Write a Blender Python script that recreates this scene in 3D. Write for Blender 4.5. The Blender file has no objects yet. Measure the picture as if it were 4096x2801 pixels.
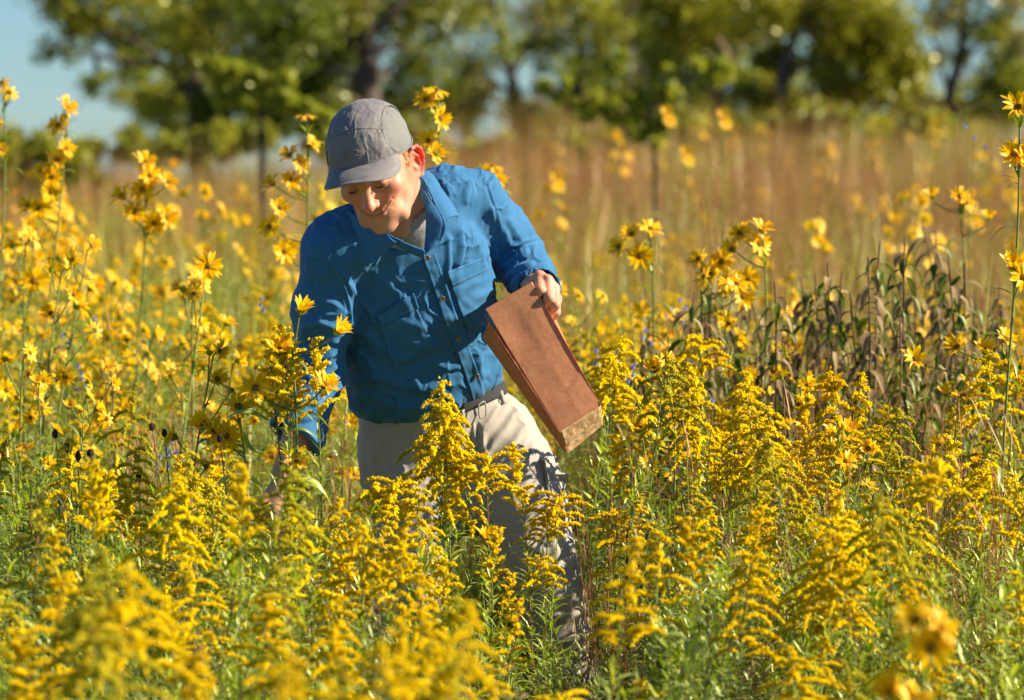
import bpy, math, random
import numpy as np
from mathutils import Vector, Matrix
random.seed(7)
RNG = np.random.default_rng(11)
R = math.radians
scene = bpy.context.scene
COL = scene.collection
f32 = np.float32

# ------------------------------------------------------------------ camera
CAM = np.array((0.0, -9.0, 1.55)); FPX = 4320.0; PITCH = R(2.65)
cd = bpy.data.cameras.new('camera'); cam = bpy.data.objects.new('camera', cd); COL.objects.link(cam)
cam.location = CAM; cam.rotation_euler = (R(90) - PITCH, 0, 0)
cd.sensor_width = 36; cd.lens = FPX / 1024 * 36; cd.clip_start = 0.1; cd.clip_end = 3000
cd.dof.use_dof = True; cd.dof.focus_distance = 8.75; cd.dof.aperture_fstop = 5.3
scene.camera = cam
_F = np.array((0, math.cos(PITCH), -math.sin(PITCH))); _U = np.array((0, math.sin(PITCH), math.cos(PITCH)))

def at(px, py, y):
    """the point at world depth y that lies where the photograph has (px, py)"""
    d = np.array(((px - 512) / FPX, 0, 0)) + _U * ((350 - py) / FPX) + _F
    return CAM + d * ((y - CAM[1]) / d[1])

def topx(P):
    """world points (N,3) -> photograph coordinates"""
    Q = np.asarray(P, dtype=np.float64) - CAM
    w = Q @ _F
    return np.stack((512 + FPX * Q[..., 0] / w, 350 - FPX * (Q @ _U) / w), -1)

# ------------------------------------------------------------------ objects
def tag(o, label=None, cat=None, group=None, kind=None):
    for k, v in (('label', label), ('category', cat), ('group', group), ('kind', kind)):
        if v: o[k] = v
    return o

def link(o, parent=None):
    COL.objects.link(o)
    if parent is not None: o.parent = parent
    return o

def empty(name, loc=(0, 0, 0), rz=0.0, parent=None):
    o = bpy.data.objects.new(name, None); o.empty_display_size = .1
    o.location = loc; o.rotation_euler = (0, 0, rz)
    return link(o, parent)

def make_mesh(name, V, faces, mats=(), midx=None, smooth=True, cols=None):
    """V (N,3); faces: an (M,k) int array or a list of such arrays; midx: material index per face (same order)"""
    me = bpy.data.meshes.new(name)
    if isinstance(faces, np.ndarray): faces = [faces]
    faces = [f for f in faces if len(f)]
    V = np.asarray(V, dtype=f32)
    me.vertices.add(len(V)); me.vertices.foreach_set('co', V.ravel())
    loops = np.concatenate([f.ravel() for f in faces]).astype(np.int32)
    sizes = np.concatenate([np.full(len(f), f.shape[1], dtype=np.int32) for f in faces])
    starts = np.concatenate(([0], np.cumsum(sizes)[:-1])).astype(np.int32)
    me.loops.add(len(loops)); me.loops.foreach_set('vertex_index', loops)
    me.polygons.add(len(sizes)); me.polygons.foreach_set('loop_start', starts)
    me.polygons.foreach_set('loop_total', sizes)
    if smooth is not False:
        me.polygons.foreach_set('use_smooth', np.ones(len(sizes), dtype=bool))
    for m in mats: me.materials.append(m)
    if midx is not None: me.polygons.foreach_set('material_index', np.asarray(midx, dtype=np.int32))
    if cols is not None:
        a = me.color_attributes.new('tint', 'FLOAT_COLOR', 'POINT')
        c = np.ones((len(V), 4), dtype=f32); c[:, :cols.shape[1]] = cols
        a.data.foreach_set('color', c.ravel())
    me.update(calc_edges=True); me.validate()
    return me

def obj(name, me, parent=None, loc=None):
    o = bpy.data.objects.new(name, me)
    if loc is not None: o.location = loc
    return link(o, parent)

class MB:
    """collects pieces for one mesh"""
    def __init__(s): s.V = []; s.F3 = []; s.F4 = []; s.m3 = []; s.m4 = []; s.n = 0; s.C = []
    def add(s, V, F, m=0, col=None):
        V = np.asarray(V, dtype=f32).reshape(-1, 3); F = np.asarray(F, dtype=np.int64)
        if F.size:
            (s.F3 if F.shape[1] == 3 else s.F4).append(F + s.n)
            (s.m3 if F.shape[1] == 3 else s.m4).append(np.full(len(F), m))
        s.V.append(V)
        c = np.zeros((len(V), 3), dtype=f32)
        if col is not None: c[:] = col
        s.C.append(c); s.n += len(V)
    def mesh(s, name, mats, smooth=True, cols=False):
        F = []; mi = []
        if s.F3: F.append(np.concatenate(s.F3)); mi.append(np.concatenate(s.m3))
        if s.F4: F.append(np.concatenate(s.F4)); mi.append(np.concatenate(s.m4))
        return make_mesh(name, np.concatenate(s.V), F, mats, np.concatenate(mi), smooth, np.concatenate(s.C) if cols else None)

def unit(v): 
    v = np.asarray(v, dtype=float); return v / (np.linalg.norm(v, axis=-1, keepdims=True) + 1e-12)

def frames(P):
    """tangent, side, up along a polyline"""
    P = np.asarray(P, dtype=float); T = np.gradient(P, axis=0); T = unit(T)
    a = np.array((0, 0, 1.0)) if abs(T[0][2]) < .8 else np.array((0, 1.0, 0))
    S = []; s = unit(np.cross(T[0], a))
    for t in T:
        s = unit(s - t * np.dot(s, t)); S.append(s)
    S = np.array(S); return T, S, np.cross(S, T)

def tube(P, r, n=6, caps=True):
    P = np.asarray(P, dtype=float); k = len(P); r = np.broadcast_to(np.asarray(r, dtype=float), (k,))
    T, S, U = frames(P)
    a = np.linspace(0, 2 * math.pi, n, endpoint=False)
    V = P[:, None] + r[:, None, None] * (np.cos(a)[None, :, None] * S[:, None] + np.sin(a)[None, :, None] * U[:, None])
    V = V.reshape(-1, 3)
    i = np.arange(k - 1)[:, None] * n; j = np.arange(n)[None]; j2 = (j + 1) % n
    F = np.stack((i + j, i + j2, i + n + j2, i + n + j), -1).reshape(-1, 4)
    return V, F

def grid_faces(nu, nv, wrap=False):
    i = np.arange(nu - 1)[:, None]; j = np.arange(nv if wrap else nv - 1)[None]; j2 = (j + 1) % nv
    return np.stack((i * nv + j, i * nv + j2, (i + 1) * nv + j2, (i + 1) * nv + j), -1).reshape(-1, 4)

def catmull(P, n):
    P = np.asarray(P, dtype=float); k = len(P)
    if k < 3: 
        t = np.linspace(0, 1, n)[:, None]; return P[0] * (1 - t) + P[-1] * t
    Q = np.vstack((2 * P[0] - P[1], P, 2 * P[-1] - P[-2]))
    t = np.linspace(0, k - 1 - 1e-9, n); i = t.astype(int); u = (t - i)[:, None]
    a, b, c, d = Q[i], Q[i + 1], Q[i + 2], Q[i + 3]
    return .5 * ((2 * b) + (c - a) * u + (2 * a - 5 * b + 4 * c - d) * u ** 2 + (3 * b - a - 3 * c + d) * u ** 3)

# numpy value noise (smooth), P (...,3) -> [-1,1]
_T = np.random.default_rng(5).random(4096).astype(f32) * 2 - 1
def vnoise(P, seed=0):
    P = np.asarray(P, dtype=np.float64); I = np.floor(P).astype(np.int64); W = P - I; W = W * W * W * (W * (W * 6 - 15) + 10)
    out = 0
    for dx in (0, 1):
        for dy in (0, 1):
            for dz in (0, 1):
                h = ((I[..., 0] + dx) * 73856093 ^ (I[..., 1] + dy) * 19349663 ^ (I[..., 2] + dz) * 83492791 ^ (seed * 2654435)) & 0x7fffffff
                h = (h ^ (h >> 13)) * 1274126177 & 0x7fffffff
                v = _T[(h ^ (h >> 16)) & 4095]
                out = out + v * (W[..., 0] if dx else 1 - W[..., 0]) * (W[..., 1] if dy else 1 - W[..., 1]) * (W[..., 2] if dz else 1 - W[..., 2])
    return out
def fbm(P, seed=0, o=3):
    P = np.asarray(P, dtype=float); a = 0; w = 1
    for k in range(o): a = a + w * vnoise(P * (2.03 ** k) + 17.3 * k, seed + k); w *= .5
    return a

# ------------------------------------------------------------------ materials
def mat(name, build):
    m = bpy.data.materials.new(name); m.use_nodes = True; nt = m.node_tree; nt.nodes.clear()
    out = nt.nodes.new('ShaderNodeOutputMaterial')
    class N:
        def __call__(s, t, **kw):
            n = nt.nodes.new('ShaderNode' + t)
            for k, v in kw.items(): setattr(n, k, v)
            return n
        def l(s, a, b): nt.links.new(a, b)
    N = N(); sh = build(N, nt); nt.links.new(sh, out.inputs['Surface']); return m

def ramp(N, fac, stops):
    r = N('ValToRGB'); e = r.color_ramp.elements
    while len(e) < len(stops): e.new(.5)
    for i, (p, c) in enumerate(stops): e[i].position = p; e[i].color = (*c, 1)
    N.l(fac, r.inputs[0]); return r.outputs[0]

def noise(N, scale, detail=3, coord=None, rough=.55, dist=0.0):
    n = N('TexNoise'); n.inputs['Scale'].default_value = scale; n.inputs['Detail'].default_value = detail
    n.inputs['Roughness'].default_value = rough; n.inputs['Distortion'].default_value = dist
    if coord is not None: N.l(coord, n.inputs['Vector'])
    return n.outputs['Fac']

def mixc(N, fac, a, b, mode='MIX'):
    m = N('Mix', data_type='RGBA', blend_type=mode)
    for s, v in ((m.inputs[0], fac), (m.inputs[6], a), (m.inputs[7], b)):
        if hasattr(v, 'links'): N.l(v, s)
        elif isinstance(v, (int, float)): s.default_value = v
        else: s.default_value = (*v, 1)
    return m.outputs[2]

def math_(N, op, a, b=0.0, c=None):
    m = N('Math', operation=op)
    for i, v in enumerate((a, b, c)):
        if v is None: continue
        if hasattr(v, 'links'): N.l(v, m.inputs[i])
        else: m.inputs[i].default_value = v
    return m.outputs[0]

def principled(N, color, rough=.6, spec=.4, bump=None, bs=.3, bd=.001, sheen=0, sss=0, sssr=(1, .3, .15), subs=None):
    p = N('BsdfPrincipled')
    if hasattr(color, 'links'): N.l(color, p.inputs['Base Color'])
    else: p.inputs['Base Color'].default_value = (*color, 1)
    if hasattr(rough, 'links'): N.l(rough, p.inputs['Roughness'])
    else: p.inputs['Roughness'].default_value = rough
    p.inputs['Specular IOR Level'].default_value = spec
    if sheen: p.inputs['Sheen Weight'].default_value = sheen; p.inputs['Sheen Roughness'].default_value = .4
    if sss:
        p.inputs['Subsurface Weight'].default_value = sss; p.inputs['Subsurface Radius'].default_value = sssr
        p.inputs['Subsurface Scale'].default_value = subs or .008
    if bump is not None:
        b = N('Bump'); b.inputs['Strength'].default_value = bs; b.inputs['Distance'].default_value = bd
        N.l(bump, b.inputs['Height']); N.l(b.outputs[0], p.inputs['Normal'])
    return p.outputs[0]

def leafy(name, c1, c2, trans=.45, rough=.5, spec=.35, nscale=14, tint=None, tc=None, spread=(.25, .75)):
    """thin plant tissue: colour varies by copy and along the surface, light passes through"""
    def b(N, nt):
        oi = N('ObjectInfo'); g = N('NewGeometry')
        f = noise(N, nscale, 2, g.outputs['Position'])
        f2 = math_(N, 'ADD', math_(N, 'MULTIPLY', oi.outputs['Random'], .5), math_(N, 'MULTIPLY', f, .6))
        c = ramp(N, f2, [(spread[0], c1), (spread[1], c2)])
        d = N('BsdfDiffuse'); N.l(c, d.inputs[0])
        t = N('BsdfTranslucent')
        if tc is None: N.l(mixc(N, .5, c, (.45, .6, .03), 'MULTIPLY'), t.inputs[0]); N.l(mixc(N, .0, c, (1, 1, 1)), t.inputs[0])
        else: N.l(mixc(N, .6, c, tc), t.inputs[0])
        mx = N('MixShader'); mx.inputs[0].default_value = trans
        N.l(d.outputs[0], mx.inputs[1]); N.l(t.outputs[0], mx.inputs[2])
        gl = N('BsdfGlossy'); gl.inputs['Roughness'].default_value = max(rough, .5); N.l(mixc(N, .5, c, (.9, .9, .8)), gl.inputs[0])
        fr = N('Fresnel'); fr.inputs[0].default_value = 1.35
        m2 = N('MixShader'); N.l(math_(N, 'MULTIPLY', fr.outputs[0], spec * .45), m2.inputs[0])
        N.l(mx.outputs[0], m2.inputs[1]); N.l(gl.outputs[0], m2.inputs[2])
        return m2.outputs[0]
    return mat(name, b)
# ------------------------------------------------------------------ sculpting with distance fields
def capsule(a, b, ra, rb=None):
    a = np.asarray(a, dtype=f32); b = np.asarray(b, dtype=f32); rb = ra if rb is None else rb
    ab = b - a; L = float(ab @ ab) + 1e-12
    def f(P):
        h = np.clip(((P - a) @ ab) / L, 0, 1)
        return np.linalg.norm(P - a - h[..., None] * ab, axis=-1) - (ra + (rb - ra) * h)
    return f
def ellipsoid(c, r, M=None):
    c = np.asarray(c, dtype=f32); r = np.asarray(r, dtype=f32); M = None if M is None else np.asarray(M, dtype=f32)
    def f(P):
        q = P - c
        if M is not None: q = q @ M
        k0 = np.linalg.norm(q / r, axis=-1); k1 = np.linalg.norm(q / (r * r), axis=-1) + 1e-9
        return k0 * (k0 - 1) / k1
    return f
def plane(p, n):
    p = np.asarray(p, dtype=f32); n = unit(n).astype(f32)
    return lambda P: (P - p) @ n
def loft(st, lat):
    """st: list of (centre, half width, half depth[, lateral axis]); elliptical sections round a bent axis"""
    segs = []
    for s, e in zip(st[:-1], st[1:]):
        segs.append([np.asarray(v, dtype=f32) for v in (s[0], e[0], s[1], e[1], s[2], e[2], s[3] if len(s) > 3 else lat, e[3] if len(e) > 3 else lat)])
    def f(P):
        out = None
        for c0, c1, a0, a1, b0, b1, l0, l1 in segs:
            ax = c1 - c0; L2 = float(ax @ ax); t = ((P - c0) @ ax) / L2; h = np.clip(t, 0, 1)
            q = P - c0 - h[..., None] * ax; axu = ax / math.sqrt(L2)
            l = l0 + (l1 - l0) * .5; l = l - axu * (l @ axu); l /= np.linalg.norm(l); m = np.cross(axu, l)
            a = a0 + (a1 - a0) * h; b = b0 + (b1 - b0) * h
            u = q @ l; v = q @ m; w = q @ axu
            rad = np.sqrt((u / a) ** 2 + (v / b) ** 2 + (w / np.minimum(a, b)) ** 2)
            d = (rad - 1) * np.minimum(a, b)
            out = d if out is None else np.minimum(out, d)
        return out
    return f
def smin(a, b, k):
    if k <= 0: return np.minimum(a, b)
    h = np.maximum(k - np.abs(a - b), 0) / k
    return np.minimum(a, b) - h * h * k * .25
class Clay:
    def __init__(s): s.ops = []
    def u(s, f, k=.01): s.ops.append(('u', f, k)); return s
    def cut(s, f, k=.004): s.ops.append(('s', f, k)); return s
    def keep(s, f, k=.004): s.ops.append(('i', f, k)); return s
    def chain(s, pts, k=.01):
        for (a, ra), (b, rb) in zip(pts[:-1], pts[1:]): s.u(capsule(a, b, ra, rb), k)
        return s
    def bump(s, c, rad, amp):        # a soft swelling (amp > 0) or hollow (amp < 0)
        c = np.asarray(c, dtype=f32); s.ops.append(('b', (c, rad), amp)); return s
    def groove(s, pts, rad, amp):    # along a polyline
        s.ops.append(('g', ([np.asarray(p, dtype=f32) for p in pts], rad), amp)); return s
    def _apply(s, P, cen, Rb):
        nb = len(P); acc = np.full(P.shape[:2], 1e3, dtype=f32); ca = np.full(nb, 1e3, dtype=f32)
        for op, f, k in s.ops:
            if op in 'usi':
                c = f(cen)
                if op == 'u':
                    m = np.nonzero(c < np.minimum(ca, 9) + 3.2 * Rb + k)[0]
                    if len(m): acc[m] = smin(acc[m], f(P[m]), k)
                    ca = smin(ca, c, k)
                elif op == 's':
                    m = np.nonzero(c < 1.8 * Rb + k)[0]
                    if len(m): acc[m] = -smin(-acc[m], f(P[m]), k)
                    ca = -smin(-ca, c, k)
                else:
                    m = np.nonzero(c > -1.8 * Rb - k)[0]
                    if len(m): acc[m] = -smin(-acc[m], -f(P[m]), k)
                    ca = -smin(-ca, -c, k)
            elif op == 'o': acc = acc + k; ca = ca + k
            elif op == 'b':
                cc, rad = f; m = np.nonzero(np.linalg.norm(cen - cc, axis=-1) < 2.6 * rad + Rb)[0]
                if len(m): acc[m] -= k * np.exp(-((P[m] - cc) ** 2).sum(-1) / (rad * rad))
            elif op == 'g':
                pts, rad = f
                dc = np.full(nb, 1e3)
                for a, b in zip(pts[:-1], pts[1:]): dc = np.minimum(dc, capsule(a, b, 0)(cen))
                m = np.nonzero(dc < 2.6 * rad + Rb)[0]
                if len(m):
                    d = None
                    for a, b in zip(pts[:-1], pts[1:]):
                        x = capsule(a, b, 0)(P[m]); d = x if d is None else np.minimum(d, x)
                    acc[m] -= k * np.exp(-(d / rad) ** 2)
        return acc, ca
    def mesh(s, lo, hi, h):
        B = 16; lo = np.asarray(lo, dtype=float); hi = np.asarray(hi, dtype=float)
        n = np.ceil((hi - lo) / (h * B)).astype(int)
        I = np.stack(np.meshgrid(*[np.arange(k) for k in n], indexing='ij'), -1).reshape(-1, 3)
        cen = (lo + (I + .5) * B * h).astype(f32); Rb = B * h * .87
        _, ca = s._apply(cen[:, None], cen, Rb)
        I = I[np.abs(ca) < 2.0 * Rb]; cen = (lo + (I + .5) * B * h).astype(f32)
        g = np.arange(-1, B + 1); L = len(g)
        G = np.stack(np.meshgrid(g, g, g, indexing='ij'), -1).reshape(-1, 3)
        NY, NZ = (n[1] * B + 4), (n[2] * B + 4)
        vid = []; vpos = []; quads = []
        cid = lambda X: ((X[..., 0] + 2) * NY + X[..., 1] + 2) * NZ + X[..., 2] + 2
        E = [(0, 1), (2, 3), (4, 5), (6, 7), (0, 2), (1, 3), (4, 6), (5, 7), (0, 4), (1, 5), (2, 6), (3, 7)]
        CO = np.array([(x, y, z) for x in (0, 1) for y in (0, 1) for z in (0, 1)])
        for c0 in range(0, len(I), 96):
            Ib = I[c0:c0 + 96]; P = (lo + (Ib[:, None] * B + G[None]) * h).astype(f32)
            D, _ = s._apply(P, cen[c0:c0 + 96], Rb); D = D.reshape(-1, L, L, L); D[D == 0] = 1e-7
            K = [D[:, x:L - 1 + x, y:L - 1 + y, z:L - 1 + z] for x, y, z in CO]
            sg = sum((k < 0).astype(np.int8) for k in K); act = np.nonzero((sg > 0) & (sg < 8))
            C8 = np.stack([k[act] for k in K], -1)
            acc = np.zeros((len(C8), 3)); cnt = np.zeros(len(C8))
            for a, b in E:
                da, db = C8[:, a], C8[:, b]; x = (da < 0) != (db < 0); t = np.where(x, da / np.where(x, da - db, 1), 0)
                p = CO[a] + t[:, None] * (CO[b] - CO[a]); acc += np.where(x[:, None], p, 0); cnt += x
            cell = Ib[act[0]] * B + np.stack(act[1:], -1) - 1
            vid.append(cid(cell)); vpos.append(lo + (cell + acc / cnt[:, None]) * h)
            core = D[:, 1:, 1:, 1:]
            for ax in range(3):
                sl0 = [slice(None)] + [slice(0, B)] * 3; sl1 = list(sl0); sl1[ax + 1] = slice(1, B + 1)
                a = core[tuple(sl0)]; b = core[tuple(sl1)]; x = np.nonzero((a < 0) != (b < 0))
                base = Ib[x[0]] * B + np.stack(x[1:], -1); o1 = np.zeros(3, int); o2 = np.zeros(3, int)
                o1[(ax + 1) % 3] = 1; o2[(ax + 2) % 3] = 1
                q = np.stack([cid(base), cid(base - o1), cid(base - o1 - o2), cid(base - o2)], -1)
                flip = a[x] < 0
                q[~flip] = q[~flip][:, ::-1]; quads.append(q)
        vid = np.concatenate(vid); vpos = np.concatenate(vpos); quads = np.concatenate(quads)
        u, first = np.unique(vid, return_index=True)
        F = np.searchsorted(u, quads); F = np.clip(F, 0, len(u) - 1)
        ok = (u[F] == quads).all(1)
        return vpos[first], F[ok]

def vnormals(V, F):
    n = np.zeros_like(V); a, b, c, d = (V[F[:, i]] for i in range(4)); fn = np.cross(c - a, d - b)
    for i in range(4): np.add.at(n, F[:, i], fn)
    return unit(n)
def relax(V, F, it=1, w=.5):
    for _ in range(it):
        s = np.zeros_like(V); c = np.zeros(len(V))
        for i in range(4):
            for j in ((i + 1) % 4, (i + 3) % 4): np.add.at(s, F[:, i], V[F[:, j]]); np.add.at(c, F[:, i], 1)
        V = V + w * (s / np.maximum(c, 1)[:, None] - V)
    return V
def seg_dist(Q, a, b):
    a = np.asarray(a, float); b = np.asarray(b, float); ab = b - a; h = np.clip(((Q - a) @ ab) / (ab @ ab + 1e-9), 0, 1)
    q = Q - a - h[:, None] * ab; return np.hypot(q[:, 0], q[:, 1]), h, q @ np.array((-ab[1], ab[0])) / (np.hypot(*ab) + 1e-9)
def fold_field(Q, folds):
    """folds: (polyline in photograph units, width, height in m[, skew]) -> height over the surface for points Q"""
    out = np.zeros(len(Q))
    for fo in folds:
        pts, w, amp = fo[:3]; skew = fo[3] if len(fo) > 3 else 0
        pts = catmull(pts, max(2, 5 * (len(pts) - 1) + 1)) if len(pts) > 2 else np.asarray(pts, float)
        n = len(pts) - 1; best = np.full(len(Q), 1e9); tt = np.zeros(len(Q)); sd = np.zeros(len(Q))
        lo = np.min(pts, 0) - 3 * w; hi = np.max(pts, 0) + 3 * w
        m = np.nonzero(((Q > lo) & (Q < hi)).all(1))[0]
        if not len(m): continue
        best = np.full(len(m), 1e9); tt = np.zeros(len(m)); sd = np.zeros(len(m)); q = Q[m]
        for i in range(n):
            d, h, s = seg_dist(q, pts[i], pts[i + 1]); k = d < best
            best[k] = d[k]; tt[k] = ((i + h) / n)[k]; sd[k] = s[k]
        ww = w * (1 + skew * np.sign(sd) * .6)
        prof = np.exp(-(best / ww) ** 2)
        env = np.clip(np.minimum(tt, 1 - tt) * 5 + .15, 0, 1); env = env * env * (3 - 2 * env)
        if len(fo) > 4: env = np.ones_like(env)
        out[m] += amp * prof * env
    return out
# ------------------------------------------------------------------ the man
def skin_b(N, nt):
    a = N('VertexColor'); a.layer_name = 'tint'; g = N('NewGeometry')
    n1 = noise(N, 60, 4, g.outputs['Position'])
    c = mixc(N, ramp(N, n1, [(.35, (0, 0, 0)), (.7, (.35, .35, .35))]), a.outputs[0], (.56, .20, .12))
    n2 = noise(N, 420, 3, g.outputs['Position'])
    p = principled(N, c, .47, .38, n2, .35, .0012, sss=.28, sssr=(1, .28, .12), subs=.011)
    t = N('BsdfTranslucent'); t.inputs[0].default_value = (1, .16, .08, 1); m = N('MixShader'); N.l(math_(N, 'MULTIPLY', a.outputs['Alpha'], .55), m.inputs[0])
    N.l(p, m.inputs[1]); N.l(t.outputs[0], m.inputs[2]); return m.outputs[0]
M_skin = mat('skin', skin_b)
def cloth_mat(name, c, c2, weave=1500, rough=.8, sheen=.08, bs=.25):
    def b(N, nt):
        tc = N('TexCoord'); P = tc.outputs['Object']
        w1 = N('TexWave'); w1.inputs['Scale'].default_value = weave / 6.28; N.l(P, w1.inputs['Vector'])
        n1 = noise(N, 22, 4, P); n2 = noise(N, 260, 3, P)
        col = mixc(N, n1, c, c2); col = mixc(N, math_(N, 'MULTIPLY', n2, .35), col, tuple(v * .55 for v in c))
        h = math_(N, 'ADD', n2, math_(N, 'MULTIPLY', noise(N, 90, 3, P), 1.4))
        return principled(N, col, rough, .25, h, bs, .0018, sheen=sheen)
    return mat(name, b)
M_shirt = cloth_mat('shirt_cotton', (.022, .122, .275), (.036, .165, .335))
M_tee = cloth_mat('grey_jersey', (.26, .27, .30), (.33, .34, .36))
M_pants = cloth_mat('beige_ripstop', (.36, .32, .27), (.43, .385, .33), sheen=.15)
M_cap = cloth_mat('grey_nylon', (.165, .158, .16), (.21, .20, .197), sheen=.1, rough=.62, bs=.15)
def mesh_b(N, nt):
    tc = N('TexCoord'); d = N('VectorMath', operation='DOT_PRODUCT'); N.l(tc.outputs['Object'], d.inputs[0]); d.inputs[1].default_value = (.35, -.45, .82)
    n = noise(N, 120, 2, tc.outputs['Object']); h = math_(N, 'SINE', math_(N, 'ADD', math_(N, 'MULTIPLY', d.outputs['Value'], 5200), math_(N, 'MULTIPLY', n, 5)))
    h = math_(N, 'ADD', math_(N, 'MULTIPLY', h, .5), .5)
    c = ramp(N, h, [(.1, (.135, .14, .135)), (.9, (.19, .20, .185))])
    return principled(N, c, .8, .2, h, .2, .0004)
M_capmesh = mat('cap_mesh', mesh_b)
M_dark = mat('dark_webbing', lambda N, nt: principled(N, (.028, .031, .034), .7, .3, noise(N, 500, 2), .5, .001))
M_metal = mat('dull_metal', lambda N, nt: principled(N, (.25, .24, .22), .4, .5))
M_button = mat('horn_button', lambda N, nt: principled(N, (.22, .15, .08), .3, .5))
M_eye = mat('eye_wet', lambda N, nt: principled(N, (.045, .03, .025), .35, .3))
M_brow = mat('sandy_hair', lambda N, nt: principled(N, (.50, .32, .16), .6, .3))
M_boot = mat('boot_leather', lambda N, nt: principled(N, (.10, .065, .04), .6, .3, noise(N, 90), .3))

# head frame: x to the wearer's left, -y the way he looks, z up
def rot(ax, a):
    c, s = math.cos(a), math.sin(a)
    return np.array({'x': [[1, 0, 0], [0, c, -s], [0, s, c]], 'y': [[c, 0, s], [0, 1, 0], [-s, 0, c]], 'z': [[c, -s, 0], [s, c, 0], [0, 0, 1]]}[ax])
MH = rot('y', R(-21)) @ rot('x', R(28)) @ rot('z', R(-19))
HS = 1.0
HC = at(366.5, 186, -.46) - MH @ np.array((0, -.078, 0)) * HS
hp = lambda x, y, z: HC + MH @ (np.array((x, y, z)) * HS)
def he(c, r, M=None): return ellipsoid(hp(*c), np.array(r) * HS, MH if M is None else MH @ M)
def hc(a, b, ra, rb=None): return capsule(hp(*a), hp(*b), ra * HS, (ra if rb is None else rb) * HS)

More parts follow.
